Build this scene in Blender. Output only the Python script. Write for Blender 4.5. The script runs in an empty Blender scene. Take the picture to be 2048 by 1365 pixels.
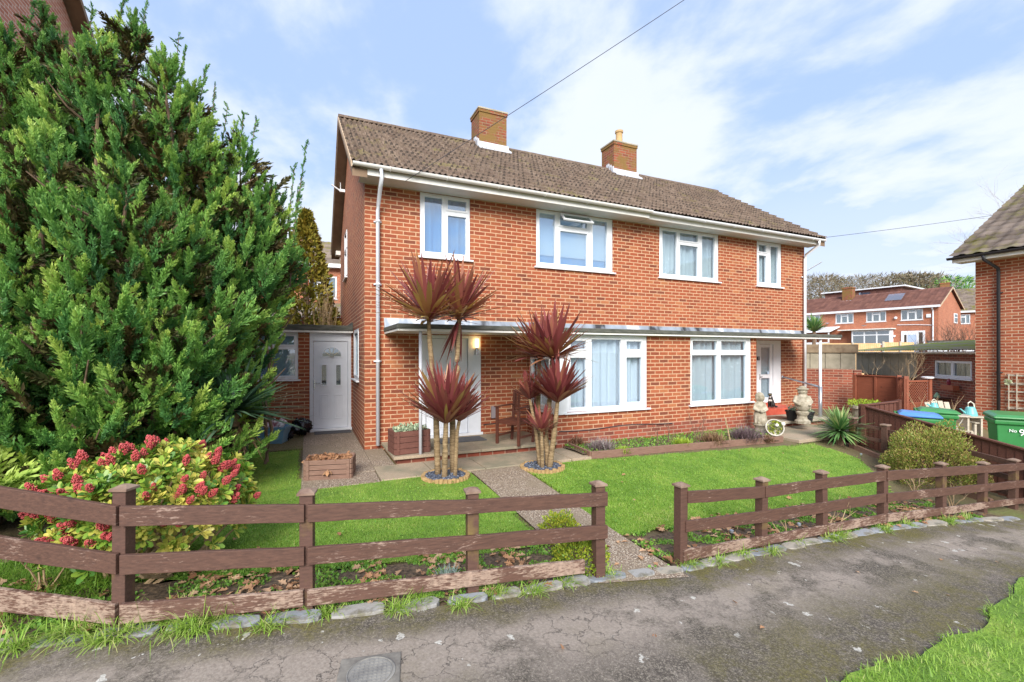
import bpy, bmesh, math, random
import numpy as np
from mathutils import Vector, Matrix, Euler
rnd = random.Random(7); rng = np.random.default_rng(11)
R_ = math.radians
scene = bpy.context.scene
COL = scene.collection
# ------------------------------------------------------------ camera
CAMX, CAMY, CAMH = -0.90, -8.29, 1.70
YAW = R_(65.85); FPX, CX, CY = 910.0, 1024.0, 706.0
cam = bpy.data.cameras.new('camera'); cam_o = bpy.data.objects.new('camera', cam); COL.objects.link(cam_o)
cam_o.location = (CAMX, CAMY, CAMH); cam_o.rotation_euler = (R_(90), 0, YAW - R_(90))
cam.sensor_width = 36; cam.lens = FPX / 2048 * 36; cam.shift_y = 23.5 / 2048
cam.clip_start = 0.05; cam.clip_end = 2000
scene.camera = cam_o
# ------------------------------------------------------------ world and sun
SUN_DIR = Vector((-0.40, -0.82, 0.58)).normalized()
w = bpy.data.worlds.new("World"); scene.world = w; w.use_nodes = True
nt = w.node_tree; nt.nodes.clear()
def wn(t, **k):
    n = nt.nodes.new(t)
    for a, b in k.items(): setattr(n, a, b)
    return n
out = wn('ShaderNodeOutputWorld'); bg = wn('ShaderNodeBackground'); bg.inputs[1].default_value = 0.1
sky = wn('ShaderNodeTexSky', sky_type='NISHITA', sun_disc=False)
sky.sun_elevation = math.asin(SUN_DIR.z); sky.sun_rotation = math.atan2(SUN_DIR.x, SUN_DIR.y) % (2*math.pi)
sky.air_density = 1.0; sky.dust_density = 1.5; sky.ozone_density = 2.0
tc = wn('ShaderNodeTexCoord'); sep = wn('ShaderNodeSeparateXYZ'); nt.links.new(tc.outputs['Generated'], sep.inputs[0])
def wm(op, a, b=None, c=None):
    n = wn('ShaderNodeMath', operation=op)
    for i, v in enumerate((a, b, c)):
        if v is None: continue
        if isinstance(v, (int, float)): n.inputs[i].default_value = v
        else: nt.links.new(v, n.inputs[i])
    return n.outputs[0]
zc = wm('MAXIMUM', sep.outputs[2], 0.0); zd = wm('ADD', zc, 0.22)
px_ = wm('DIVIDE', sep.outputs[0], zd); py_ = wm('DIVIDE', sep.outputs[1], zd)
cmb = wn('ShaderNodeCombineXYZ'); nt.links.new(px_, cmb.inputs[0]); nt.links.new(py_, cmb.inputs[1])
n1 = wn('ShaderNodeTexNoise'); n1.inputs['Scale'].default_value = 1.75; n1.inputs['Detail'].default_value = 8; n1.inputs['Roughness'].default_value = 0.56; n1.inputs['Distortion'].default_value = 0.15
mp = wn('ShaderNodeMapping'); mp.inputs['Location'].default_value = (3.1, 1.4, 0.3); mp.inputs['Rotation'].default_value = (0, 0, 0.5); mp.inputs['Scale'].default_value = (1.0, 0.75, 1)
nt.links.new(cmb.outputs[0], mp.inputs[0]); nt.links.new(mp.outputs[0], n1.inputs['Vector'])
# more cloud low down, more blue high up
cf = wm('SUBTRACT', n1.outputs[0], wm('MULTIPLY', zc, 0.10))
cr = wn('ShaderNodeValToRGB'); cr.color_ramp.elements[0].position = 0.33; cr.color_ramp.elements[1].position = 0.50
cr.color_ramp.interpolation = 'EASE'
nt.links.new(cf, cr.inputs[0])
hz = wm('SUBTRACT', 1.0, wm('MULTIPLY', zc, 2.6)); hz = wm('MAXIMUM', hz, 0.0)
fac = wm('MAXIMUM', wm('MULTIPLY', cr.outputs[0], 0.85), wm('MULTIPLY', hz, 0.9))
n2 = wn('ShaderNodeTexNoise'); n2.inputs['Scale'].default_value = 2.6; n2.inputs['Detail'].default_value = 5
nt.links.new(mp.outputs[0], n2.inputs['Vector'])
ccol = wn('ShaderNodeMix', data_type='RGBA'); ccol.inputs[6].default_value = (4.3, 4.7, 5.3, 1); ccol.inputs[7].default_value = (5.0, 5.2, 5.5, 1)
nt.links.new(n2.outputs[0], ccol.inputs[0])
skm = wn('ShaderNodeMix', data_type='RGBA', blend_type='MULTIPLY'); skm.inputs[0].default_value = 1; skm.inputs[7].default_value = (1.25, 1.3, 1.5, 1)
nt.links.new(sky.outputs[0], skm.inputs[6])
bl = wn('ShaderNodeMix', data_type='RGBA'); bl.inputs[0].default_value = 0.85; bl.inputs[7].default_value = (2.5, 3.35, 5.1, 1)
nt.links.new(skm.outputs[2], bl.inputs[6])
mx = wn('ShaderNodeMix', data_type='RGBA'); nt.links.new(fac, mx.inputs[0]); nt.links.new(bl.outputs[2], mx.inputs[6]); nt.links.new(ccol.outputs[2], mx.inputs[7])
nt.links.new(mx.outputs[2], bg.inputs[0]); nt.links.new(bg.outputs[0], out.inputs[0])
sun = bpy.data.lights.new('sun', 'SUN'); sun.energy = 2.9; sun.angle = R_(32); sun.color = (1.0, 0.95, 0.87)
sun_o = bpy.data.objects.new('sun', sun); COL.objects.link(sun_o); sun_o.location = (0, 0, 20)
sun_o.rotation_euler = SUN_DIR.to_track_quat('Z', 'Y').to_euler()
scene.view_settings.view_transform = 'Standard'; scene.view_settings.look = 'None'
scene.view_settings.exposure = 1.08; scene.view_settings.gamma = 1
# ------------------------------------------------------------ lines of sight (turn measured bearings into ground and wall points)
RV = (math.sin(YAW), -math.cos(YAW)); FV = (math.cos(YAW), math.sin(YAW))
def ray(px, py):
    u = (px - CX) / FPX; return (RV[0]*u + FV[0], RV[1]*u + FV[1], (CY - py) / FPX)
def D(px, py, d):
    r = ray(px, py); return Vector((CAMX + r[0]*d, CAMY + r[1]*d, CAMH + r[2]*d))
def Gz(px, py, z=0):
    return D(px, py, (z - CAMH) / ray(px, py)[2])
def sst(t): t = np.clip(t, 0, 1); return t*t*(3 - 2*t)
def H(x, y):
    x = np.asarray(x, float); y = np.asarray(y, float)
    h = -0.055*np.maximum(0, np.minimum(x, 14) + 0.5)*sst((-1.9 - y)/3.4)
    drop = -0.5*sst((x - 8.75)/0.7)*sst((-2.0 - y)/1.2)
    h = np.minimum(h, drop)
    dist = np.hypot(x, y)
    h = h + 1.0*sst((y - 6.8)/2)*sst((3.5 - x)/2)
    h = h + (1.3 - h)*sst((dist - 28)/12)
    return h
def Hf(x, y): return float(H(x, y))
def G(px, py):
    z = 0
    for _ in range(14): p = Gz(px, py, z); z = Hf(p.x, p.y)
    p.z = z; return p
# ------------------------------------------------------------ materials
def mat(name, col=(.5,.5,.5), rough=0.6, metal=0.0):
    m = bpy.data.materials.new(name); m.use_nodes = True
    b = m.node_tree.nodes['Principled BSDF']; b.inputs['Base Color'].default_value = (*col, 1)
    b.inputs['Roughness'].default_value = rough; b.inputs['Metallic'].default_value = metal
    return m
class N:
    def __init__(s, m): s.t = m.node_tree; s.b = s.t.nodes.get('Principled BSDF'); s.o = s.t.nodes.get('Material Output'); s._tc = None
    def n(s, t, **k):
        n = s.t.nodes.new(t)
        for a, b in k.items(): setattr(n, a, b)
        return n
    def l(s, a, b): s.t.links.new(a, b)
    def tc(s, o='Object'):
        if not s._tc: s._tc = s.n('ShaderNodeTexCoord')
        return s._tc.outputs[o]
    def noise(s, scale, detail=4, rough=.55, vec=None, stretch=None, dist=0, out=0):
        n = s.n('ShaderNodeTexNoise'); n.inputs['Scale'].default_value = scale; n.inputs['Detail'].default_value = detail; n.inputs['Roughness'].default_value = rough; n.inputs['Distortion'].default_value = dist
        v = vec or s.tc()
        if stretch:
            mp = s.n('ShaderNodeMapping'); mp.inputs['Scale'].default_value = stretch; s.l(v, mp.inputs[0]); v = mp.outputs[0]
        s.l(v, n.inputs['Vector']); return n.outputs[out]
    def ramp(s, f, pts, interp='LINEAR'):
        r = s.n('ShaderNodeValToRGB'); r.color_ramp.interpolation = interp; e = r.color_ramp.elements
        while len(e) < len(pts): e.new(0.5)
        for i, (p, c) in enumerate(pts): e[i].position = p; e[i].color = (*c, 1) if len(c) == 3 else c
        s.l(f, r.inputs[0]); return r.outputs[0]
    def step(s, f, a, b): return s.ramp(f, [(a, (0,0,0)), (b, (1,1,1))])
    def mix(s, f, a, b, blend='MIX'):
        m = s.n('ShaderNodeMix', data_type='RGBA', blend_type=blend)
        for i, v in ((0, f), (6, a), (7, b)):
            if isinstance(v, (int, float)): m.inputs[i].default_value = v
            elif isinstance(v, tuple): m.inputs[i].default_value = (*v, 1)
            else: s.l(v, m.inputs[i])
        return m.outputs[2]
    def math(s, op, a, b=0):
        n = s.n('ShaderNodeMath', operation=op)
        for i, v in ((0, a), (1, b)):
            if isinstance(v, (int, float)): n.inputs[i].default_value = v
            else: s.l(v, n.inputs[i])
        return n.outputs[0]
    def bump(s, h, strength=.4, dist=.01):
        b = s.n('ShaderNodeBump'); b.inputs['Strength'].default_value = strength; b.inputs['Distance'].default_value = dist
        s.l(h, b.inputs['Height']); s.l(b.outputs[0], s.b.inputs['Normal'])
    def col(s, c): s.l(c, s.b.inputs['Base Color'])
    def attr(s, name='tone'):
        a = s.n('ShaderNodeAttribute', attribute_name=name); return a.outputs['Fac']
def noisy(name, c1, c2, scale=8, rough=.7, bump=.3, detail=5, stretch=None, metal=0, lo=.35, hi=.65, bd=.006):
    m = mat(name, c1, rough, metal); k = N(m); f = k.noise(scale, detail, stretch=stretch)
    k.col(k.ramp(f, [(lo, c1), (hi, c2)])); 
    if bump: k.bump(f, bump, bd)
    return m
def brickvec(k):
    s = k.n('ShaderNodeSeparateXYZ'); k.l(k.tc(), s.inputs[0]); nn = k.n('ShaderNodeSeparateXYZ'); k.l(k.tc('Normal'), nn.inputs[0])
    ax = k.math('GREATER_THAN', k.math('ABSOLUTE', nn.outputs[0]), .6)
    u = k.math('ADD', k.math('MULTIPLY', s.outputs[0], k.math('SUBTRACT', 1, ax)), k.math('MULTIPLY', k.math('ADD', s.outputs[1], .11), ax))
    c = k.n('ShaderNodeCombineXYZ'); k.l(u, c.inputs[0]); k.l(s.outputs[2], c.inputs[1]); return c.outputs[0]
def brickmat(name, cols, mortar=(.60,.37,.225), stain=(.30,.13,.07), stain_amt=.35, bw=.225, rh=.075, ms=.0105, moss=None):
    m = mat(name, rough=.85); k = N(m); v = brickvec(k)
    b = k.n('ShaderNodeTexBrick'); b.offset = .5; b.inputs['Scale'].default_value = 1; b.inputs['Brick Width'].default_value = bw; b.inputs['Row Height'].default_value = rh
    b.inputs['Mortar Size'].default_value = ms; b.inputs['Mortar Smooth'].default_value = .35; b.inputs['Color1'].default_value = (0,0,0,1); b.inputs['Color2'].default_value = (1,1,1,1); b.inputs['Mortar'].default_value = (.5,.5,.5,1)
    dn = k.noise(9, 3, out=1); dv = k.n('ShaderNodeVectorMath', operation='MULTIPLY_ADD'); k.l(dn, dv.inputs[0]); dv.inputs[1].default_value = (.010,.008,.01); k.l(v, dv.inputs[2])
    k.l(dv.outputs[0], b.inputs['Vector'])
    n = len(cols); br = k.ramp(b.outputs[0], [((i+.5)/n, c) for i, c in enumerate(cols)])
    fine = k.noise(60, 4, .7); br = k.mix(k.math('MULTIPLY', fine, .55), br, k.mix(1.0, br, (.62,.58,.55), 'MULTIPLY'))
    big = k.noise(.9, 5, .6); br = k.mix(k.math('MULTIPLY', k.step(k.noise(.55, 4, .6), .40, .70), .35), br, k.mix(1.0, br, (1.25,1.3,1.35), 'MULTIPLY')); br = k.mix(k.math('MULTIPLY', k.step(big, .42, .7), stain_amt), br, k.mix(1.0, br, stain, 'OVERLAY'))
    st = k.noise(3.0, 5, .65, stretch=(2.2,2.2,.28)); br = k.mix(k.math('MULTIPLY', k.step(st, .48, .72), .45), br, k.mix(1.0, br, (.55,.52,.50), 'MULTIPLY'))
    mo = k.ramp(k.noise(14, 4), [(.3, tuple(c*.72 for c in mortar)), (.7, mortar)])
    c = k.mix(b.outputs[1], br, mo)
    if moss: c = k.mix(k.step(k.noise(3.2, 6, .7), moss[1], moss[1]+.12), c, moss[0])
    k.col(c)
    hh = k.math('ADD', k.math('MULTIPLY', k.math('SUBTRACT', 1, b.outputs[1]), 1.0), k.math('MULTIPLY', fine, .35)); k.bump(hh, .55, .006)
    return m
M = {}
BR = [(.21,.060,.030), (.31,.074,.030), (.35,.087,.034), (.37,.098,.038), (.31,.076,.030), (.39,.116,.048), (.33,.080,.032), (.36,.092,.036), (.26,.068,.029), (.37,.096,.037), (.33,.082,.032), (.43,.160,.066)]
M['brick'] = brickmat('red_brick', BR)
M['brick_low'] = brickmat('weathered_brick', [(.19,.055,.035), (.30,.085,.05), (.36,.10,.055), (.33,.075,.04), (.27,.085,.05)], mortar=(.42,.26,.18), stain_amt=.6)
M['brick_right'] = brickmat('orange_brick', [(.34,.09,.042), (.42,.11,.05), (.46,.13,.055), (.44,.105,.045), (.37,.085,.04), (.48,.16,.08)], mortar=(.66,.45,.30))
M['brick_left'] = brickmat('pale_red_brick', [(.46,.17,.10), (.52,.21,.13), (.56,.25,.16), (.44,.16,.09)], mortar=(.70,.52,.42))
M['brick_chim'] = brickmat('mossy_brick', [(.22,.06,.035), (.34,.085,.04), (.28,.07,.035)], mortar=(.30,.20,.12), moss=((.20,.115,.03), .44))
M['brick_far'] = brickmat('far_brick', [(.40,.12,.06), (.46,.14,.07), (.50,.17,.085)], mortar=(.52,.30,.20))
def white(name, c=(.80,.82,.86), r=.35):
    m = mat(name, c, r); k = N(m); f = k.noise(5, 5, .6); k.col(k.ramp(f, [(.3, tuple(x*.93 for x in c)), (.6, c)])); return m
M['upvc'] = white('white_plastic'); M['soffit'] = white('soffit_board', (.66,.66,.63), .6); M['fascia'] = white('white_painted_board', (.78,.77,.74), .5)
M['door_white'] = white('white_door', (.77,.80,.86), .3)
M['dirtywhite'] = noisy('weathered_white', (.70,.66,.58), (.82,.80,.76), 6, .6, .1)
M['pipe'] = mat('pale_grey_plastic', (.68,.71,.78), .35)
M['black_plastic'] = mat('black_plastic', (.03,.03,.035), .4)
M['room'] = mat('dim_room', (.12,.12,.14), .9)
def glass(name, tint=(.25,.35,.5), refl=.35, op=.15):
    m = mat(name); k = N(m); k.t.nodes.remove(k.b)
    g = k.n('ShaderNodeBsdfGlossy'); g.inputs['Roughness'].default_value = .02; g.inputs['Color'].default_value = (.95,.97,1,1)
    t = k.n('ShaderNodeBsdfTransparent'); t.inputs[0].default_value = (.86,.92,.95,1)
    d = k.n('ShaderNodeBsdfDiffuse'); d.inputs[0].default_value = (*tint, 1)
    a = k.n('ShaderNodeMixShader'); a.inputs[0].default_value = op; k.l(t.outputs[0], a.inputs[1]); k.l(d.outputs[0], a.inputs[2])
    b = k.n('ShaderNodeMixShader'); b.inputs[0].default_value = refl; k.l(a.outputs[0], b.inputs[1]); k.l(g.outputs[0], b.inputs[2])
    k.l(b.outputs[0], k.o.inputs[0]); return m
M['glass'] = glass('window_glass', refl=.10, op=.03); M['glass_sky'] = glass('sky_tinted_glass', (.10,.34,.66), .26, .12)  # sky pane: blue tint painted in to strengthen the sky reflection
M['glass_dark'] = glass('dark_glass', (.10,.13,.12), .2, .35); M['glass_blue'] = glass('frosted_blue_glass', (.22,.36,.50), .25, .75)  # dark pane: even grey-green tint in the glass
def cloth(name, c, lace=False):
    m = mat(name, c, .9); k = N(m); 
    tr = k.n('ShaderNodeBsdfTranslucent'); tr.inputs[0].default_value = (*c, 1); ms = k.n('ShaderNodeMixShader'); ms.inputs[0].default_value = .15
    k.l(k.b.outputs[0], ms.inputs[1]); k.l(tr.outputs[0], ms.inputs[2]); k.l(ms.outputs[0], k.o.inputs[0])
    if lace:
        v = k.n('ShaderNodeTexVoronoi'); v.inputs['Scale'].default_value = 9; k.l(k.tc(), v.inputs['Vector'])
        k.col(k.mix(k.step(v.outputs[0], .10, .22), (.95,.95,.95), tuple(x*.75 for x in c)))
    return m
M['net'] = cloth('net_curtain', (.90,.92,.95)); M['net_lilac'] = cloth('lilac_net_curtain', (.93,.92,.97)); M['lace'] = cloth('lace_curtain', (.93,.95,.95), True)
M['blue_cloth'] = cloth('blue_curtain', (.20,.46,.82)); M['blind'] = mat('roller_blind', (.90,.93,.95), .8); M['beige_cloth'] = cloth('beige_curtain', (.62,.52,.36)); M['red_cloth'] = cloth('red_curtain', (.30,.05,.05))
def tilemat(name, cols, moss, mossamt=.60, cw=.30, ch=.205, z0=0, x0=0, edge_shade=(.055,.042,.03), gs=.003):
    m = mat(name, rough=.85); k = N(m); v0 = brickvec(k); va = k.n('ShaderNodeVectorMath', operation='SUBTRACT'); k.l(v0, va.inputs[0]); va.inputs[1].default_value = (x0, z0, 0); v = va.outputs[0]; b = k.n('ShaderNodeTexBrick'); b.offset = 0; b.inputs['Scale'].default_value = 1
    b.inputs['Brick Width'].default_value = cw; b.inputs['Row Height'].default_value = ch; b.inputs['Mortar Size'].default_value = gs; b.inputs['Mortar Smooth'].default_value = .6; b.inputs['Color1'].default_value = (0,0,0,1); b.inputs['Color2'].default_value = (1,1,1,1)
    k.l(v, b.inputs['Vector']); n = len(cols); c = k.ramp(b.outputs[0], [((i+.5)/n, q) for i, q in enumerate(cols)]); c = k.mix(k.math('MULTIPLY', b.outputs[1], .85), c, edge_shade)  # tile edges coloured dark to paint the shadow lines between tiles
    f = k.noise(25, 5, .7); c = k.mix(k.math('MULTIPLY', f, .8), c, k.mix(1., c, (.55,.5,.45), 'MULTIPLY'))
    c = k.mix(k.step(k.noise(1.6, 7, .72), mossamt-.02, mossamt+.14), c, moss); c = k.mix(k.step(k.noise(11, 5, .7), .66, .74), c, (.34,.33,.22)); k.col(c); k.bump(f, .3, .008); return m
M['tile'] = tilemat('brown_roof_tile', [(.15,.105,.08), (.175,.125,.095), (.205,.15,.115), (.15,.11,.085), (.235,.175,.135)], (.17,.15,.045), .58, cw=.11, ch=2.47/15, z0=4.80, x0=-.25)
M['tile_right'] = tilemat('mossy_grey_tile', [(.17,.135,.115), (.23,.19,.165), (.27,.22,.19)], (.16,.15,.03), .52, cw=.30, ch=2.67/17, z0=4.80, x0=0)
M['tile_far'] = tilemat('far_roof_tile', [(.17,.075,.06), (.21,.095,.075), (.24,.11,.085)], (.2,.12,.06), .66, ch=.3)
M['lead'] = mat('lead_flashing', rough=.5); k = N(M['lead']); k.col(k.ramp(k.noise(1.1, 3, .5, stretch=(2.2,1,1)), [(.38, (.03,.03,.035)), (.45, (.22,.25,.30)), (.58, (.28,.33,.40)), (.66, (.62,.62,.66))])); k.bump(k.noise(30), .3, .005)
M['felt'] = noisy('roofing_felt', (.055,.06,.05), (.12,.12,.10), 5, .9, .4, stretch=(1,4,4))
M['concrete'] = noisy('weathered_concrete', (.30,.27,.20), (.44,.39,.30), 3, .9, .3, 8)
M['soffit_brown'] = noisy('brown_soffit', (.17,.11,.07), (.24,.16,.10), 3, .8, .1)
M['verge_tan'] = noisy('mortar_verge', (.42,.30,.20), (.52,.40,.28), 6, .9, .2)
def gravel(name, cols, scale, base, bumpd=.01, dirt=None):
    m = mat(name, rough=.9); k = N(m); v = k.n('ShaderNodeTexVoronoi'); v.inputs['Scale'].default_value = scale; k.l(k.tc(), v.inputs['Vector'])
    s = k.n('ShaderNodeSeparateColor'); k.l(v.outputs['Color'], s.inputs[0]); n = len(cols)
    c = k.ramp(s.outputs[0], [((i+.5)/n, q) for i, q in enumerate(cols)], 'CONSTANT')
    c = k.mix(k.step(v.outputs[0], .35, .62), c, base)
    if dirt: c = k.mix(k.math('MULTIPLY', k.step(k.noise(1.3, 6, .65), .45, .62), .8), c, dirt)
    k.col(c); k.bump(k.math('SUBTRACT', 1, v.outputs[0]), .6, bumpd); return m
M['path'] = gravel('pebble_path', [(.50,.40,.30), (.30,.22,.16), (.62,.54,.44), (.22,.16,.12), (.40,.33,.27)], 75, (.17,.125,.09), .006, (.24,.19,.13))
M['slab'] = gravel('paving_slab', [(.42,.33,.23), (.48,.39,.28), (.36,.29,.21)], 120, (.32,.25,.18), .002, (.20,.19,.13))
M['sideground'] = gravel('mossy_gravel', [(.25,.18,.10), (.18,.14,.06), (.32,.24,.15), (.12,.11,.04)], 60, (.10,.085,.04), .01, (.13,.14,.035))
M['slate_chip'] = gravel('blue_slate_chippings', [(.13,.15,.20), (.19,.22,.28), (.08,.09,.13), (.26,.28,.32)], 40, (.05,.06,.09), .03)
M['red_paint'] = noisy('red_step_paint', (.42,.06,.035), (.52,.10,.06), 7, .6, .1)
M['stone'] = noisy('garden_stone', (.22,.19,.13), (.46,.41,.32), 11, .9, .6, 6)
def wood(name, c, c2, peel=None, peelamt=.6, rough=.7, moss=None, mossamt=.62):
    m = mat(name, c, rough); k = N(m); g = k.noise(6, 6, .65, stretch=(1.2,9,14)); cc = k.ramp(g, [(.3, c), (.7, c2)])
    if peel: 
        pf = k.math('ADD', k.math('MULTIPLY', k.noise(16, 8, .75, stretch=(1.0,1.0,5.5)), .6), k.math('MULTIPLY', k.noise(2.2, 3, .6, stretch=(1,1,1.5)), .4)); cc = k.mix(k.step(pf, peelamt-.02, peelamt+.03), cc, k.ramp(k.noise(40,3), [(.3,(peel[0]*.6,peel[1]*.6,peel[2]*.6)),(.7,peel)]))
    kn = k.n('ShaderNodeTexVoronoi'); kn.inputs['Scale'].default_value = 3.2; k.l(k.tc(), kn.inputs['Vector']); cc = k.mix(k.math('MULTIPLY', k.math('SUBTRACT', 1, k.step(kn.outputs[0], .03, .10)), .6), cc, tuple(x*.45 for x in c))
    if moss: cc = k.mix(k.step(k.noise(3, 5, .6), mossamt, mossamt+.15), cc, moss)
    k.col(cc); k.bump(g, .35, .004); return m
M['rail'] = wood('brown_painted_wood', (.060,.028,.020), (.122,.060,.041), (.36,.25,.20), .585)
M['rail_peel'] = wood('peeling_brown_paint', (.075,.036,.025), (.135,.068,.048), (.38,.27,.21), .515)
M['post'] = wood('fence_post_wood', (.066,.032,.023), (.115,.057,.041), (.30,.22,.12), .66, moss=(.16,.11,.035), mossamt=.56)
M['post_cap'] = noisy('weathered_post_cap', (.16,.095,.07), (.28,.20,.15), 9, .85, .3)
M['darkfence'] = wood('dark_brown_fence', (.085,.030,.020), (.15,.058,.038)); M['redfence'] = wood('red_brown_fence', (.20,.055,.028), (.30,.095,.05))
M['bench'] = wood('dark_stained_wood', (.07,.022,.014), (.14,.045,.028), rough=.5); M['planter'] = wood('planter_wood', (.115,.042,.032), (.18,.075,.055)); M['planter2'] = wood('faded_planter_wood', (.16,.085,.06), (.25,.15,.11))
M['pinewood'] = noisy('new_pine_fence', (.60,.38,.18), (.70,.48,.25), 4, .8, .1)
M['greywood'] = noisy('grey_weathered_wood', (.38,.34,.27), (.52,.47,.38), 6, .85, .2, stretch=(1,5,5))
M['soil'] = noisy('dark_soil', (.05,.034,.022), (.17,.115,.07), 28, .95, .8, 8, bd=.03)
M['green_bin'] = noisy('green_plastic', (.035,.20,.055), (.05,.25,.075), 3, .38, 0); M['dark_green_bin'] = noisy('dark_green_plastic', (.02,.10,.05), (.03,.13,.06), 3, .4, 0)
M['blue_lid'] = noisy('blue_plastic_lid', (.06,.20,.55), (.10,.27,.62), 4, .4, 0); M['recycle'] = noisy('pale_blue_plastic', (.15,.30,.44), (.19,.36,.50), 4, .45, 0)
M['teal'] = mat('turquoise_plastic', (.16,.50,.52), .4); M['terracotta'] = mat('terracotta_plastic', (.36,.10,.045), .6); M['pot_white'] = M['dirtywhite']
M['bag'] = mat('black_bin_bag', (.008,.009,.016), .22); M['black'] = mat('black_pot', (.015,.015,.017), .5); M['mat_grey'] = noisy('grey_doormat', (.07,.07,.075), (.12,.12,.13), 60, .95, .5); M['mat_brown'] = noisy('brown_doormat', (.13,.06,.03), (.2,.1,.05), 50, .95, .5)
M['metal'] = mat('galvanised_metal', (.42,.45,.50), .4, .7); M['steel'] = mat('brushed_steel', (.55,.55,.55), .25, 1.0)
M['cable'] = mat('black_cable', (.03,.03,.04), .6); M['white_text'] = mat('white_paint_mark', (.85,.85,.85), .6); M['grey_text'] = mat('grey_number', (.16,.16,.18), .5)
M['iron'] = noisy('cover_metal', (.16,.155,.15), (.26,.25,.23), 12, .75, .4)
M['kerb'] = mat('kerb_stone', rough=.85); k = N(M['kerb']); oi = k.n('ShaderNodeObjectInfo'); c = k.ramp(oi.outputs['Random'], [(0, (.20,.22,.25)), (.5, (.28,.30,.33)), (1, (.34,.30,.24))])
c = k.mix(k.step(k.noise(14, 6, .7), .50, .66), c, (.30,.30,.29)); c = k.mix(k.step(k.noise(4, 6, .7), .50, .60), c, (.17,.155,.12)); c = k.mix(k.step(k.noise(5, 5, .7), .60, .70), c, (.15,.15,.06)); k.col(c); k.bump(k.noise(30, 5), .5, .008)
m = mat('lamp_glow', (.9,.7,.4)); m.node_tree.nodes['Principled BSDF'].inputs['Emission Color'].default_value = (1,.62,.22,1); m.node_tree.nodes['Principled BSDF'].inputs['Emission Strength'].default_value = 3.0; M['lamp'] = m
def leafmat(name, cols, trans=.25, rough=.5, spec=.4):
    m = mat(name, rough=rough); k = N(m); n = len(cols); c = k.ramp(k.attr(), [(i/(n-1), q) for i, q in enumerate(cols)])
    k.col(c); k.b.inputs['Specular IOR Level'].default_value = spec; tr = k.n('ShaderNodeBsdfTranslucent'); k.l(c, tr.inputs[0]); ms = k.n('ShaderNodeMixShader'); ms.inputs[0].default_value = trans
    k.l(k.b.outputs[0], ms.inputs[1]); k.l(tr.outputs[0], ms.inputs[2]); k.l(ms.outputs[0], k.o.inputs[0]); return m
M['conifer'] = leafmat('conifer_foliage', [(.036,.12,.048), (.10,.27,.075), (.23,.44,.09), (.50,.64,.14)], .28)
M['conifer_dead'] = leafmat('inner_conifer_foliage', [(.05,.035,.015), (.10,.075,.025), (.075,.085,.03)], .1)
M['gold'] = leafmat('golden_conifer_foliage', [(.10,.12,.02), (.24,.22,.03), (.40,.31,.05)], .15)
M['bark'] = noisy('bark', (.12,.075,.05), (.26,.17,.11), 12, .9, .6, stretch=(1,1,.3)); M['twig'] = noisy('pale_twig', (.30,.20,.11), (.46,.34,.20), 20, .85, .1); M['twig_dark'] = noisy('dark_twig', (.10,.06,.04), (.20,.12,.085), 20, .9, .1)
M['grass'] = leafmat('grass_blade', [(.12,.25,.025), (.20,.37,.04), (.31,.46,.07), (.50,.50,.19)], .3)
M['grass_verge'] = leafmat('verge_grass_blade', [(.13,.26,.03), (.22,.39,.045), (.34,.50,.09), (.54,.55,.22)], .3)
M['cordy'] = leafmat('purple_cordyline_leaf', [(.11,.024,.026), (.21,.048,.050), (.31,.085,.082), (.36,.17,.08), (.50,.36,.11)], .2, .4)
M['yucca'] = leafmat('yucca_leaf', [(.04,.11,.04), (.11,.25,.08), (.24,.40,.13), (.46,.50,.22)], .15, .45); M['yucca_dark'] = leafmat('dark_yucca_leaf', [(.02,.05,.03), (.05,.11,.06), (.14,.22,.13)], .1, .45)
M['skimmia'] = leafmat('skimmia_leaf', [(.05,.15,.03), (.11,.26,.04), (.26,.40,.05), (.62,.56,.12)], .25, .35); M['flower'] = leafmat('red_flower_bud', [(.34,.025,.035), (.52,.075,.08), (.64,.22,.20)], .1, .6)
M['euonymus'] = leafmat('yellow_green_leaf', [(.09,.19,.025), (.26,.36,.035), (.46,.44,.05)], .2); M['spirea'] = leafmat('russet_green_leaf', [(.16,.24,.04), (.27,.33,.06), (.36,.25,.09), (.44,.32,.13)], .2)
M['lavender'] = leafmat('grey_lavender_leaf', [(.14,.09,.10), (.24,.17,.18), (.30,.27,.25)], .1); M['limeplant'] = leafmat('lime_leaf', [(.22,.36,.03), (.42,.52,.05)], .25); M['brownplant'] = leafmat('brown_seedhead', [(.16,.08,.05), (.30,.17,.10), (.22,.2,.08)], .1)
M['greyplant'] = leafmat('blue_grey_leaf', [(.20,.28,.26), (.34,.42,.38)], .1); M['weed'] = leafmat('weed_leaf', [(.08,.22,.03), (.18,.36,.05), (.30,.42,.08)], .25); M['palegreen'] = leafmat('pale_green_leaf', [(.22,.34,.22), (.45,.55,.38), (.60,.62,.40)], .2)
M['deadleaf'] = leafmat('fallen_leaf', [(.26,.12,.06), (.42,.23,.12), (.55,.36,.22)], .1, .8); M['farleaf'] = leafmat('far_tree_twigs', [(.15,.115,.08), (.23,.18,.12), (.17,.17,.085)], .1); M['log'] = noisy('log_edging', (.30,.19,.08), (.45,.30,.14), 15, .9, .5)
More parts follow.
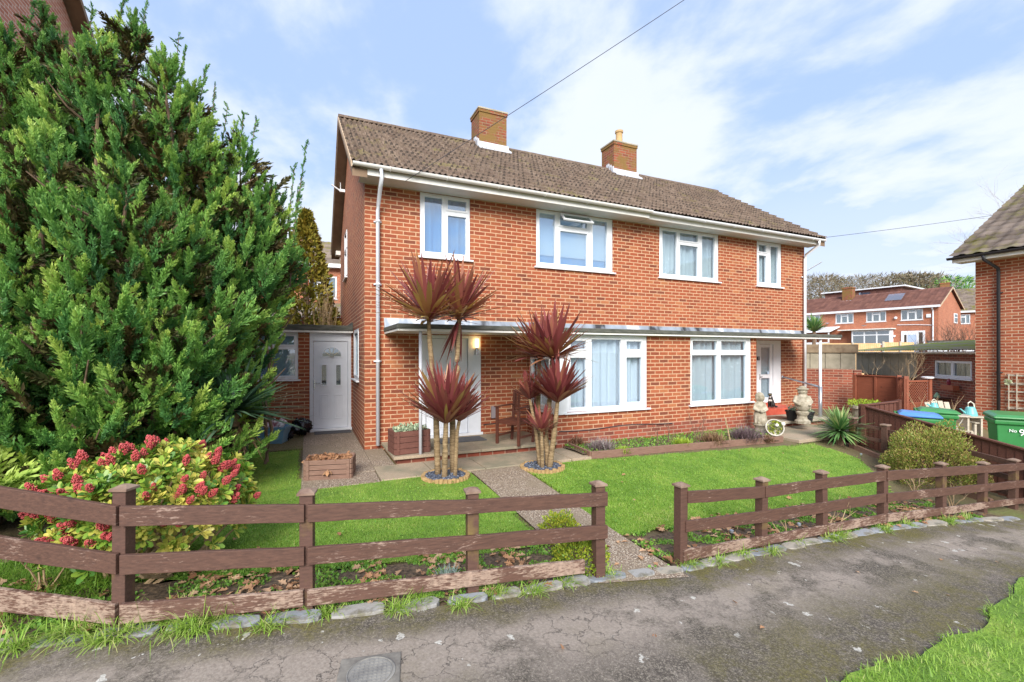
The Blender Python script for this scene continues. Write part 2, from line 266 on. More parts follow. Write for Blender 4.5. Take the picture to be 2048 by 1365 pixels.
# ------------------------------------------------------------ ground materials
m = mat('lawn_ground', rough=.95); k = N(m); f = k.noise(1.8, 8, .7); c = k.ramp(f, [(.32, (.10,.19,.022)), (.5, (.17,.30,.032)), (.68, (.29,.38,.06))]); k.col(k.mix(k.math('MULTIPLY', k.step(k.noise(40, 4), .45, .7), .4), c, (.06,.12,.02))); k.bump(k.noise(70, 5), .8, .02); M['lawn'] = m
m = mat('ground_earth', rough=.95); k = N(m); f = k.noise(.35, 9, .7); k.col(k.ramp(f, [(.40, (.13,.09,.055)), (.55, (.15,.12,.055)), (.68, (.13,.17,.035))])); k.bump(k.noise(20, 8), .8, .03); M['earth'] = m
# asphalt: dark, speckled, worn pale crust, moss, lichen, cracks; 'edge' attribute = metres from the kerb
m = mat('old_asphalt', rough=.92); k = N(m)
sp = k.math('ADD', k.math('MULTIPLY', k.noise(62, 4, .85), .6), k.math('MULTIPLY', k.noise(190, 3, .8), .4)); base = k.ramp(sp, [(.36, (.026,.022,.018)), (.50, (.085,.070,.056)), (.61, (.34,.30,.24))])
ed = k.attr('edge'); lowf = k.noise(1.0, 8, .72); 
band = k.math('SUBTRACT', k.step(ed, .16, .36), k.step(ed, .6, 1.15))
crust = k.math('MULTIPLY', band, k.step(lowf, .42, .50)); patch = k.step(k.noise(.8, 9, .74, stretch=(1.5,.8,1)), .52, .62)
crust = k.math('MAXIMUM', crust, k.math('MULTIPLY', patch, .5))
c = k.mix(k.math('MULTIPLY', crust, .85), base, k.ramp(k.noise(60, 5, .7), [(.3, (.22,.18,.15)), (.7, (.39,.335,.285))]))
mossn = k.math('MULTIPLY', k.step(k.noise(2.6, 8, .78), .42, .60), k.math('ADD', k.math('MULTIPLY', k.math('SUBTRACT', 1, k.step(ed, .06, .36)), 1.0), k.math('ADD', k.math('MULTIPLY', k.step(k.noise(.5, 3), .5, .65), .55), k.step(k.attr('verge'), .0, 1))))
c = k.mix(k.math('MINIMUM', mossn, .85), c, k.ramp(k.noise(90, 3), [(.35, (.055,.045,.014)), (.65, (.17,.15,.03))]))
vr = k.n('ShaderNodeTexVoronoi'); vr.inputs['Scale'].default_value = 9.5; dn = k.noise(16, 4, .6, out=1); vm = k.n('ShaderNodeVectorMath', operation='MULTIPLY_ADD'); k.l(dn, vm.inputs[0]); vm.inputs[1].default_value = (.16,.16,.16); k.l(k.tc(), vm.inputs[2]); k.l(vm.outputs[0], vr.inputs['Vector'])
sc = k.n('ShaderNodeSeparateColor'); k.l(vr.outputs['Color'], sc.inputs[0])
lich = k.math('MULTIPLY', k.math('LESS_THAN', vr.outputs[0], k.math('MULTIPLY', k.math('SUBTRACT', sc.outputs[0], .66), .85)), k.step(k.noise(.9, 4), .38, .50))
c = k.mix(k.math('MULTIPLY', lich, .85), c, k.ramp(k.noise(80, 3), [(.3, (.32,.31,.27)), (.6, (.62,.60,.55))]))
cv = k.n('ShaderNodeTexVoronoi', feature='DISTANCE_TO_EDGE'); cv.inputs['Scale'].default_value = 4.6; k.l(vm.outputs[0], cv.inputs['Vector'])
crk = k.math('MULTIPLY', k.math('SUBTRACT', 1, k.step(cv.outputs[0], .0, .018)), k.math('MULTIPLY', k.step(k.noise(1.0, 4), .42, .55), crust)); c = k.mix(k.math('MULTIPLY', crk, .75), c, (.045,.04,.035))
k.col(c); k.bump(k.math('SUBTRACT', sp, crk), .7, .008); M['road'] = m
# ------------------------------------------------------------ object helpers
def tag(o, label=None, cat=None, group=None, kind=None):
    if label: o['label'] = label
    if cat: o['category'] = cat
    if group: o['group'] = group
    if kind: o['kind'] = kind
    return o
def thing(name, label, cat, loc=(0,0,0), rz=0, group=None):
    o = bpy.data.objects.new(name, None); COL.objects.link(o); o.location = loc; o.rotation_euler = (0, 0, rz); o.empty_display_size = .2
    return tag(o, label, cat, group)
def link(name, me, parent=None):
    o = bpy.data.objects.new(name, me); COL.objects.link(o)
    if parent: o.parent = parent
    return o
class MB:
    def __init__(s): s.v = []; s.f = []; s.off = Vector((0,0,0))
    def add(s, vs, fs):
        b = len(s.v); s.v += [tuple(Vector(v) - s.off) for v in vs]; s.f += [tuple(i + b for i in f) for f in fs]; return s
    def box(s, x0, x1, y0, y1, z0, z1, M_=None):
        x0, x1 = min(x0,x1), max(x0,x1); y0, y1 = min(y0,y1), max(y0,y1); z0, z1 = min(z0,z1), max(z0,z1)
        vs = [Vector(p) for p in ((x0,y0,z0),(x1,y0,z0),(x1,y1,z0),(x0,y1,z0),(x0,y0,z1),(x1,y0,z1),(x1,y1,z1),(x0,y1,z1))]
        if M_ is not None: vs = [M_ @ v for v in vs]
        return s.add(vs, [(0,3,2,1),(4,5,6,7),(0,1,5,4),(1,2,6,5),(2,3,7,6),(3,0,4,7)])
    def beam(s, a, b, w, h, up=(0,0,1), w2=None, h2=None):   # a box beam from a to b
        a = Vector(a); b = Vector(b); d = (b - a).normalized(); u = Vector(up); sd = d.cross(u)
        if sd.length < 1e-4: sd = d.cross(Vector((1,0,0)))
        sd.normalize(); u = sd.cross(d); w2 = w2 or w; h2 = h2 or h
        vs = [a - sd*w/2 - u*h/2, a + sd*w/2 - u*h/2, a + sd*w/2 + u*h/2, a - sd*w/2 + u*h/2, b - sd*w2/2 - u*h2/2, b + sd*w2/2 - u*h2/2, b + sd*w2/2 + u*h2/2, b - sd*w2/2 + u*h2/2]
        return s.add(vs, [(0,1,2,3),(7,6,5,4),(0,4,5,1),(1,5,6,2),(2,6,7,3),(3,7,4,0)])
    def tube(s, pts, rad, n=8, cap=True):
        pts = [Vector(p) for p in pts]; rad = rad if isinstance(rad, (list, tuple)) else [rad]*len(pts); vs = []; ref = Vector((0,0,1))
        for i, p in enumerate(pts):
            d = (pts[min(i+1, len(pts)-1)] - pts[max(i-1, 0)]).normalized(); a = d.cross(ref)
            if a.length < .05: a = d.cross(Vector((1,0,0)))
            a.normalize(); b = d.cross(a)
            for j in range(n):
                t = 2*math.pi*j/n; vs.append(p + (a*math.cos(t) + b*math.sin(t))*rad[i])
        fs = [(i*n+j, i*n+(j+1)%n, (i+1)*n+(j+1)%n, (i+1)*n+j) for i in range(len(pts)-1) for j in range(n)]
        if cap: fs += [tuple(range(n-1, -1, -1)), tuple((len(pts)-1)*n + j for j in range(n))]
        return s.add(vs, fs)
    def lathe(s, c, prof, n=20, sx=1, sy=1):
        c = Vector(c); vs = [c + Vector((r*math.cos(2*math.pi*j/n)*sx, r*math.sin(2*math.pi*j/n)*sy, z)) for r, z in prof for j in range(n)]; m_ = len(prof)
        fs = [(i*n+j, i*n+(j+1)%n, (i+1)*n+(j+1)%n, (i+1)*n+j) for i in range(m_-1) for j in range(n)] + [tuple(range(n-1,-1,-1)), tuple((m_-1)*n+j for j in range(n))]
        return s.add(vs, fs)
    def ball(s, c, r, n=10, rot=None):
        r = r if isinstance(r, (tuple, list)) else (r, r, r); c = Vector(c); E_ = Euler(rot).to_matrix() if rot else Matrix.Identity(3); k_ = n//2 + 1; vs = []; fs = []
        vs.append(c + E_ @ Vector((0,0,-r[2])))
        for i in range(1, k_):
            ph = -math.pi/2 + math.pi*i/k_
            for j in range(n): t = 2*math.pi*j/n; vs.append(c + E_ @ Vector((r[0]*math.cos(ph)*math.cos(t), r[1]*math.cos(ph)*math.sin(t), r[2]*math.sin(ph))))
        vs.append(c + E_ @ Vector((0,0,r[2]))); L = len(vs)-1
        for j in range(n): fs.append((0, 1+(j+1)%n, 1+j)); fs.append((L, 1+(k_-2)*n+j, 1+(k_-2)*n+(j+1)%n))
        for i in range(k_-2):
            for j in range(n): a = 1+i*n; fs.append((a+j, a+(j+1)%n, a+n+(j+1)%n, a+n+j))
        return s.add(vs, fs)
    def prism(s, poly, axis, a, b):  # poly of 2-D points extruded along axis
        def mk(p, t): return {'x': (t, p[0], p[1]), 'y': (p[0], t, p[1]), 'z': (p[0], p[1], t)}[axis]
        n = len(poly); vs = [mk(p, a) for p in poly] + [mk(p, b) for p in poly]
        return s.add(vs, [tuple(range(n)), tuple(range(2*n-1, n-1, -1))] + [(i, (i+1)%n, n+(i+1)%n, n+i)[::-1] for i in range(n)])
    def build(s, name, m_, parent=None, smooth=False, bevel=0, mods=None):
        me = bpy.data.meshes.new(name); me.from_pydata(s.v, [], s.f); me.validate(); bm = bmesh.new(); bm.from_mesh(me); bmesh.ops.recalc_face_normals(bm, faces=bm.faces)
        bm.to_mesh(me); bm.free(); me.materials.append(m_)
        if smooth: me.shade_smooth()
        o = link(name, me, parent)
        if bevel: b = o.modifiers.new('bevel', 'BEVEL'); b.width = bevel; b.segments = 2; b.limit_method = 'ANGLE'
        if mods: mods(o)
        return o
def quick(name, m_, parent, fn, **k):
    b = MB(); fn(b); return b.build(name, m_, parent, **k)
def npmesh(name, V, F, m_, parent=None, tone=None, smooth=False, extra=None):
    V = np.ascontiguousarray(V, dtype=np.float32); F = np.ascontiguousarray(F, dtype=np.int32); nf, kk = F.shape
    me = bpy.data.meshes.new(name); me.vertices.add(len(V)); me.vertices.foreach_set('co', V.ravel()); me.loops.add(nf*kk); me.loops.foreach_set('vertex_index', F.ravel())
    me.polygons.add(nf); me.polygons.foreach_set('loop_start', np.arange(0, nf*kk, kk, dtype=np.int32)); me.polygons.foreach_set('loop_total', np.full(nf, kk, dtype=np.int32))
    if smooth: me.polygons.foreach_set('use_smooth', np.ones(nf, dtype=bool))
    me.update(calc_edges=True)
    for nm, arr in (extra or {}).items(): a = me.attributes.new(nm, 'FLOAT', 'POINT'); a.data.foreach_set('value', np.ascontiguousarray(arr, dtype=np.float32))
    if tone is not None: a = me.attributes.new('tone', 'FLOAT', 'POINT'); a.data.foreach_set('value', np.clip(np.ascontiguousarray(tone, dtype=np.float32), 0, 1))
    me.materials.append(m_); return link(name, me, parent)
def unit(a): return a/np.maximum(np.linalg.norm(a, axis=-1, keepdims=True), 1e-9)
def frames(A, Nn=None):
    A = unit(A); r = Nn if Nn is not None else rng.normal(size=A.shape); S = unit(np.cross(A, r)); return A, S, np.cross(S, A)
def scatter(tv, tf, tt, P, A, Nn, sc, tone, wsc=None):
    """copies of a template (x = side, y = axis, z = normal) at P along A; returns V, F, tone"""
    A, S, Nn = frames(A, Nn); sc = np.asarray(sc).reshape(-1,1,1)*np.ones((len(P),1,1)); ws = sc if wsc is None else np.asarray(wsc).reshape(-1,1,1)
    V = P[:,None,:] + tv[None,:,0:1]*ws*S[:,None,:] + tv[None,:,1:2]*sc*A[:,None,:] + tv[None,:,2:3]*ws*Nn[:,None,:]
    K = len(tv); F = tf[None] + (np.arange(len(P))*K)[:,None,None]; T = np.asarray(tone).reshape(-1,1) + tt[None]
    return V.reshape(-1,3), F.reshape(-1, tf.shape[1]), T.ravel()
class Foli:
    def __init__(s): s.V = []; s.F = []; s.T = []; s.n = 0
    def add(s, VFT):
        V, F, T = VFT; s.V.append(V); s.F.append(F + s.n); s.T.append(T); s.n += len(V); return s
    def build(s, name, m_, parent=None, loc=(0,0,0), **k):
        return npmesh(name, np.concatenate(s.V) - np.array(loc), np.concatenate(s.F), m_, parent, np.concatenate(s.T), **k)
LEAF = (np.array([(0,0,0),(-.5,.45,.10),(0,1,0),(.5,.45,.10)], float), np.array([(0,3,2,1)]), np.array([0,0,.1,0]))          # folded diamond
OBOV = (np.array([(0,0,0),(-.28,.30,.03),(-.5,.68,.06),(-.2,.97,-.02),(.2,.97,-.02),(.5,.68,.06),(.28,.30,.03),(0,.6,-.05)], float), np.array([(0,7,2,1),(7,3,3,2),(7,4,4,3),(7,5,5,4),(0,6,5,7),(7,7,7,7)][:0] + [(0,1,2,7),(7,2,3,4),(7,4,5,6),(0,7,6,6)]), np.zeros(8))
OBOV = (OBOV[0], np.array([(0,7,2,1),(2,7,4,3),(4,7,6,5)]), OBOV[2])
def blade_tmpl(segs=4, prof=(.55,1,.85,.5,.02), droop=0.0, fold=.12):
    vs = []; n = segs + 1
    for i in range(n):
        t = i/segs; w_ = .5*np.interp(t, np.linspace(0,1,len(prof)), prof); z = -droop*t*t
        vs += [(-w_, t*(1-.25*droop*t), z + 0), (w_, t*(1-.25*droop*t), z + 0)]
    fs = [(2*i, 2*i+1, 2*i+3, 2*i+2) for i in range(segs)]
    return np.array(vs, float), np.array(fs), np.array([0]*(2*n), float)
def blades(P, A, L, W, tone, droop, segs=4, prof=(.6,1,.9,.55,.03), updir=(0,0,1), tipt=.0):
    """curved strap leaves; droop bends them toward the ground"""
    P = np.asarray(P, float); A = unit(np.asarray(A, float)); n = len(P); L = np.asarray(L)*np.ones(n); W = np.asarray(W)*np.ones(n); droop = np.asarray(droop)*np.ones(n)
    up = np.tile(np.array(updir, float), (n,1)); S = np.cross(A, up); bad = np.linalg.norm(S, axis=1) < .15; S[bad] = np.cross(A[bad], rng.normal(size=(bad.sum(),3))); S = unit(S)
    rows = []
    for i in range(segs+1):
        t = i/segs; w_ = np.interp(t, np.linspace(0,1,len(prof)), prof); c = P + A*(L*t)[:,None] - np.array([0,0,1.])*(droop*L*t*t)[:,None]
        rows.append(np.stack([c - S*(W*w_/2)[:,None], c + S*(W*w_/2)[:,None]], 1))
    V = np.concatenate(rows, 1); K = 2*(segs+1); f = np.array([(2*i, 2*i+1, 2*i+3, 2*i+2) for i in range(segs)]); F = f[None] + (np.arange(n)*K)[:,None,None]
    T = np.asarray(tone).reshape(-1,1)*np.ones((n,1)) + np.repeat(np.linspace(0, tipt, segs+1), 2)[None]
    return V.reshape(-1,3), F.reshape(-1,4), T.ravel()
def rdir(n, up=0.0):
    v = rng.normal(size=(n,3)); v = unit(v); v[:,2] += up; return unit(v)
# ------------------------------------------------------------ building helpers
def mapper(axis, plane):
    if axis == 'y': return lambda b, a0, a1, n0, n1, z0, z1: b.box(a0, a1, plane-n0, plane-n1, z0, z1)      # facing -Y
    return lambda b, a0, a1, n0, n1, z0, z1: b.box(plane-n0, plane-n1, a0, a1, z0, z1)                      # facing -X
def holes(b, mp_, a0, a1, z0, z1, ops, n0, n1):
    A = sorted({a0, a1, *[v for o in ops for v in o[:2] if a0 < v < a1]}); Z = sorted({z0, z1, *[v for o in ops for v in o[2:4] if z0 < v < z1]})
    for i in range(len(A)-1):
        run = None
        for j in range(len(Z)-1):
            ca, cz = (A[i]+A[i+1])/2, (Z[j]+Z[j+1])/2; inside = any(o[0] < ca < o[1] and o[2] < cz < o[3] for o in ops)
            if not inside: run = [Z[j], Z[j+1]] if run is None else [run[0], Z[j+1]]
            if (inside or j == len(Z)-2) and run: mp_(b, A[i], A[i+1], n0, n1, *run); run = None
def window(parent, axis, plane, a0, a1, z0, z1, panes, gl='glass', curtain=None, sill=True, face=-.02, cmat=None, extra=None, sash=.032, sillm='upvc'):
    mp_ = mapper(axis, plane); b = MB(); holes(b, mp_, a0+.002, a1-.002, z0+.002, z1-.002, panes, face-.06, face)
    for p in panes: holes(b, mp_, p[0]-sash, p[1]+sash, p[2]-sash, p[3]+sash, [p], face-.001, face+.014)
    wo = b.build('window', M['upvc'], parent, bevel=.004)
    g = MB()
    for p in panes: mp_(g, p[0]-.005, p[1]+.005, face-.034, face-.028, p[2]-.005, p[3]+.005)
    g.build('pane', M[gl], wo)
    if sill: s = MB(); mp_(s, a0-.05, a1+.05, face-.03, .055, z0-.032, z0-.001); s.build('sill', M[sillm], wo, bevel=.004)
    if curtain:
        c = MB(); na = int((a1-a0)/.018); zz = (z0+.05, z1-.03); ph = rnd.random()*6
        pts = [(a0+.03+(a1-a0-.06)*i/na, face-.14-.034*math.sin(i*.62+ph)-.024*math.sin(i*.37+ph*2)) for i in range(na+1)]
        vs = []
        for a, n_ in pts:
            for z in zz: vs.append((a, plane-n_, z) if axis == 'y' else (plane-n_, a, z))
        c.add(vs, [(2*i, 2*i+2, 2*i+3, 2*i+1) for i in range(na)]); c.build('curtain', M[curtain], wo, smooth=True)
    return wo
def tileroof(name, m_, parent, O, U, Vv, LU, LV, course=.33, pitch=.20, amp=.022, lift=.028, dx=.04, offs=0, gap=None):
    O = np.array(O, float); U = unit(np.array(U, float)[None])[0]; Vv = unit(np.array(Vv, float)[None])[0]; Nn = np.cross(U, Vv); Nn = Nn*np.sign(Nn[2])
    nu = int(LU/dx)+1; us = np.linspace(0, LU, nu); nc = int(round(LV/course)); rows = []
    prof = amp*np.clip(np.sin(us/pitch*2*np.pi + offs)*1.3, -.4, 1)
    for i in range(nc):
        jit = np.repeat(rng.normal(0, .004, nu//8+2), 8)[:nu]
        for v_, h in ((i*LV/nc, lift+.003), ((i+1)*LV/nc, 0.0)):
            rows.append(O[None] + us[:,None]*U + (v_ + (jit*1.5 if h else jit*0))[:,None]*Vv + (prof + h + jit)[:,None]*Nn)
    V = np.concatenate(rows); nr = len(rows); a = np.arange(nu-1); F = np.concatenate([np.stack([i*nu+a, i*nu+a+1, (i+1)*nu+a+1, (i+1)*nu+a], 1) for i in range(nr-1)])
    o = npmesh(name, V, F, m_, parent)
    if gap: o.data.materials.append(gap); idx = np.zeros(len(F), np.int32); r_ = np.repeat(np.arange(nr-1), nu-1); hp = np.tile((prof[:-1]+prof[1:])/2, nr-1); idx[(r_ % 2 == 1) & (hp > amp*.25) & (rng.random(len(F)//6+1).repeat(6)[:len(F)] < .62)] = 1; o.data.polygons.foreach_set('material_index', idx)  # some riser faces take the dark material, painting shade below the rolls
    return o
def text(name, s_, size, mat_, parent, loc, rot, ext=.002):
    cu = bpy.data.curves.new(name, 'FONT'); cu.body = s_; cu.size = size; cu.extrude = ext; cu.align_x = 'CENTER'; cu.align_y = 'CENTER'
    t = bpy.data.objects.new(name, cu); COL.objects.link(t); dg = bpy.context.evaluated_depsgraph_get(); dg.update(); me = bpy.data.meshes.new_from_object(t.evaluated_get(dg)); bpy.data.objects.remove(t)
    me.materials.clear(); me.materials.append(mat_); o = link(name, me, parent); o.location = loc; o.rotation_euler = rot; return o
# ------------------------------------------------------------ terrain, road, paths, lawn
def gridmesh(name, xs, ys, hfn, m_, keep=None, extra=None, kind='structure'):
    X_, Y_ = np.meshgrid(xs, ys); Z = hfn(X_, Y_); V = np.stack([X_, Y_, Z], -1).reshape(-1,3); nx, ny = len(xs), len(ys)
    a = (np.arange(ny-1)[:,None]*nx + np.arange(nx-1)[None]).ravel(); F = np.stack([a, a+1, a+nx+1, a+nx], 1)
    if keep is not None: c = V[F].mean(1); F = F[keep(c[:,0], c[:,1])]
    ex = {k_: f_(V[:,0], V[:,1]) for k_, f_ in (extra or {}).items()}
    return tag(npmesh(name, V, F, m_, extra=ex, smooth=True), kind=kind)
core = np.arange(-12, 22.01, .25); far_ = np.array([30, 40, 55, 75, 110, 160, 250, 420, 700.])
xs = np.concatenate([(-far_[::-1]), core, far_]); ys = xs.copy()
gridmesh('ground', xs, ys, lambda x, y: H(x, y) - .02, M['earth'])
def line(pts): p = sorted([(q.x, q.y) for q in (G(*a) for a in pts)]); return np.array(p)
KL = line([(-500,1330),(-150,1312),(0,1305),(230,1275),(500,1255),(760,1228),(1000,1200),(1200,1165),(1370,1145),(1600,1095),(1800,1060),(1950,1045),(2048,1040),(2300,1030)])
kerbY = lambda x: np.interp(x, KL[:,0], KL[:,1])
VL = line([(1500,1480),(1690,1365),(1800,1328),(1960,1262),(2010,1200),(2048,1160),(2400,1110)])
VL = np.concatenate([[(VL[0,0]-.4, -9.5)], VL, [(12., VL[-1,1]-.8)]]); vergeY = lambda x: np.interp(x, VL[:,0], VL[:,1], left=-30) + .022*np.sin(np.asarray(x)*7) + .006*np.sin(np.asarray(x)*17+1)
def strip(name, xs_, ya, yb, ny, dz, m_, extra=None, kind='structure'):
    xs_ = np.asarray(xs_, float); t = np.linspace(0, 1, ny)**1.6; A_, B_ = ya(xs_), yb(xs_); Y_ = A_[None] + (B_-A_)[None]*t[:,None]; X_ = np.tile(xs_, (ny,1)); Z = H(X_, Y_) + dz
    V = np.stack([X_, Y_, Z], -1).reshape(-1,3); nx = len(xs_); a = (np.arange(ny-1)[:,None]*nx + np.arange(nx-1)[None]).ravel(); F = np.stack([a, a+nx, a+nx+1, a+1], 1)
    ex = {k_: f_(V[:,0], V[:,1]) for k_, f_ in (extra or {}).items()}
    return tag(npmesh(name, V, F, m_, extra=ex, smooth=True), kind=kind)
strip('pavement', np.arange(-9, 14.01, .15), kerbY, lambda x: x*0-16, 40, .005, M['road'], {'edge': lambda x, y: kerbY(x)-y, 'verge': lambda x, y: np.clip(1-(y-vergeY(x))/.75, 0, 1)*(x > 1.2)})
strip('grass_verge', np.arange(VL[0,0]+.02, 12, .12), vergeY, lambda x: x*0-14, 16, .022, M['lawn'])
def quadstrip(name, L, Rr, m_, dz=.012, n=16):   # strip between two edges, draped
    V = []; 
    for i in range(n+1):
        t = i/n
        for e in (L, Rr): x = e[0][0]+(e[1][0]-e[0][0])*t; y = e[0][1]+(e[1][1]-e[0][1])*t; V.append((x, y, Hf(x, y)+dz))
    F = [(2*i, 2*i+1, 2*i+3, 2*i+2) for i in range(n)]; return tag(npmesh(name, np.array(V), np.array(F), m_), kind='structure')
quadstrip('garden_path', ((1.22,-2.12),(1.15,-5.36)), ((1.95,-2.12),(1.93,-5.5)), M['path'])
b = MB(); b.box(-.98, -.02, -1.55, 2.28, -.05, .016); b.build('side_path', M['path'], bevel=.004)['kind'] = 'structure'
b = MB(); b.box(-4.2, -.985, .55, 2.29, -.05, .008); b.build('side_yard', M['sideground'])['kind'] = 'structure'
b = MB()                                        # slab paving before the porch, laid in separate flags
x = -.02
for x1 in (.72, 1.46, 2.2, 2.92, 3.6): b.box(x+.006, x1-.006, -2.10, -1.33, -.05, .020+rnd.uniform(-.002,.002)); x = x1
b.build('slab_paving', M['slab'], bevel=.006)['kind'] = 'structure'
b = MB(); b.box(7.75, 9.9, -2.55, -1.0, -.05, .012); b.box(9.3, 10.3, -3.6, -2.56, -.5, .0); b.build('right_path', M['slab'], bevel=.006)['kind'] = 'structure'
def inpoly(poly):
    P_ = np.array(poly)
    def f(x, y):
        x = np.asarray(x); y = np.asarray(y); c = np.zeros(x.shape, bool); j = len(P_)-1
        for i in range(len(P_)):
            xi, yi = P_[i]; xj, yj = P_[j]; c ^= ((yi > y) != (yj > y)) & (x < (xj-xi)*(y-yi)/((yj-yi) or 1e-9) + xi); j = i
        return c
    return f
fenceY = lambda x: kerbY(x) + .34
LAWNL = [(-3.6,-3.9),(-2.6,-2.6),(-2.4,-.6),(-2.0,.45),(-1.02,.5),(-1.0,-1.5),(-.98,-2.12),(1.2,-2.14),(1.14,-4.55)] + [(x, float(kerbY(x))+.72) for x in (.6,0,-.6,-1.2,-1.8,-2.4)]
LAWNR = [(1.97,-2.2),(3.1,-2.2),(7.3,-2.62),(8.0,-2.62),(8.1,-3.4),(7.2,-4.3),(6.2,-4.9)] + [(x, float(kerbY(x))+.80) for x in (5.4,4.6,3.8,3.0,2.3,1.95)]
for nm, poly in (('left_lawn', LAWNL), ('right_lawn', LAWNR)):
    f_ = inpoly(poly); gridmesh(nm, np.arange(-4, 9, .08), np.arange(-6.5, 1, .08), lambda x, y: H(x, y) + .004, M['lawn'], keep=f_)
def sample(poly, n, dens=None):
    P_ = np.array(poly); lo, hi = P_.min(0), P_.max(0); f = inpoly(poly); out_ = []
    while sum(len(o) for o in out_) < n:
        q = rng.uniform(lo, hi, size=(n, 2)); q = q[f(q[:,0], q[:,1])]
        if dens is not None and len(q): q = q[rng.random(len(q)) < dens(q[:,0], q[:,1])]
        out_.append(q)
    return np.concatenate(out_)[:n]
from mathutils import noise as mno
def patchy(x, y): return np.array([.5 + .75*mno.noise((a*.9, b_*.9, 0)) + .55*mno.noise((a*3.1, b_*3.1, 4)) + .5*mno.noise((a*9, b_*9, 8)) for a, b_ in zip(x, y)])
def grassblades(name, pts, Lr, Wd, m_, lean=.45, droop=.35, tone0=0, dz=0):
    z = H(pts[:,0], pts[:,1]) + dz; P = np.column_stack([pts, z]); n = len(P); A = np.column_stack([rng.normal(0, lean, (n,2)), np.ones(n)])
    tone = .55*patchy(pts[:,0], pts[:,1]) + rng.normal(.06, .14, n) + tone0 + (rng.random(n) < .04)*.5
    Fo = Foli(); Fo.add(blades(P, A, rng.uniform(*Lr, n), Wd*rng.uniform(.7,1.3,n), tone, droop*rng.uniform(.3,1.5,n), segs=2, prof=(.9,.7,.02)))
    return tag(Fo.build(name, m_), 'short green mown grass blades' if 'lawn' in name else None, 'grass', kind='stuff')
near = lambda x, y: np.clip(18/((x-CAMX)**2 + (y-CAMY)**2), .12, 1)
b = MB(); b.box(-.98, -.03, -2.13, -1.56, -.05, .010); b.build('front_paving', M['path'], bevel=.004)['kind'] = 'structure'
b = MB(); b.box(-.015, .295, -1.325, -.005, -.05, .012); b.build('corner_paving', M['path'])['kind'] = 'structure'
for x0_, x1_ in ((-3.2, 1.12), (1.97, 7.3)): strip('fence_bed', np.linspace(x0_, x1_, 34), lambda x: kerbY(x)+.74+.05*np.sin(x*5), lambda x: kerbY(x)+.06, 8, .004, M['soil'])
grassblades('lawn_grass', np.concatenate([sample(LAWNL, 70000, near), sample(LAWNR, 100000, near)]), (.018, .042), .0052, M['grass'])
# longer, paler grass on the verge in the near right corner
vp = [tuple(v) for v in VL[:-1]] + [(6.5,-7.3),(6.5,-7.75),(1.2,-8.0)]
vf = lambda x, y: np.clip(2.2/((x-CAMX)**2 + (y-CAMY)**2+.1)*2, .1, 1)
tag(grassblades('verge_grass', sample([(1.15,-8.1)] + [(x, float(vergeY(x))+.03*math.sin(x*9)) for x in np.arange(1.3, 6.4, .1)] + [(6.4,-7.9)], 45000, vf), (.05, .12), .0055, M['grass_verge'], .55, .6, .12), 'long bright green grass in the near right corner beside the pavement', 'grass')
# ------------------------------------------------------------ the semi-detached pair
W_ = 11.8; DEP = 6.4; ZE = 4.66
house = thing('semi_detached_house', 'red brick pair of joined houses with brown tiled roof and two chimneys', 'house', (0,0,0))
my = mapper('y', 0)
upw = [(.97,1.94,3.47,4.655),(3.36,5.27,3.47,4.655),(6.59,8.50,3.47,4.655),(9.88,10.85,3.47,4.655)]
b = MB(); ops = upw + [(.99,2.16,.10,2.03),(3.55,7.85,-1,2.03),(9.87,10.84,.34,2.03)]
holes(b, my, 0, W_, -.05, ZE+.1, ops, -.24, 0); b.build('wall', M['brick'], house)
b = MB(); b.box(W_-.24, W_, .245, DEP, -.05, ZE+.1); b.box(.245, W_-.245, DEP-.24, DEP, -.05, ZE+.1)
for x0, x1 in ((0,.24),(W_-.24,W_)): b.prism([(0.001,ZE+.101),(DEP,ZE+.101),(DEP/2,7.05)], 'x', x0, x1)
mx_ = mapper('x', 0); holes(b, mx_, .245, DEP, -.05, ZE+.1, [(.98,1.95,1.16,2.18),(3.85,4.65,3.62,4.86)], -.24, 0)
b.build('gable_wall', M['brick'], house)
bay = MB(); mb = mapper('y', -1.2); holes(bay, mb, 3.15, 8.30, -.05, 2.03, [(3.35,5.20,.62,2.03),(6.33,8.14,.62,2.03)], -.2, 0)
mbx = mapper('x', 3.15); holes(bay, mbx, -.999, -.001, -.05, 2.03, [(-.98,-.10,.62,2.03)], -.2, 0); bay.box(8.1, 8.30, -.999, -.001, -.05, 2.03); bay.build('bay_wall', M['brick'], house)
b = MB(); b.box(3.13, 8.32, -1.225, -1.2005, -.05, .30); b.build('plinth', M['brick_low'], house, bevel=.006)
b = MB(); b.box(.3, W_-.3, .3, DEP-.3, 2.3, 2.5); b.box(.3, W_-.3, .3, DEP-.3, ZE-.1, ZE+.05); b.box(5.8,6,.3,DEP-.3,0,4.6); b.box(.3,W_-.3,3.6,3.7,0,4.6); b.build('inner_floor', M['room'], house)
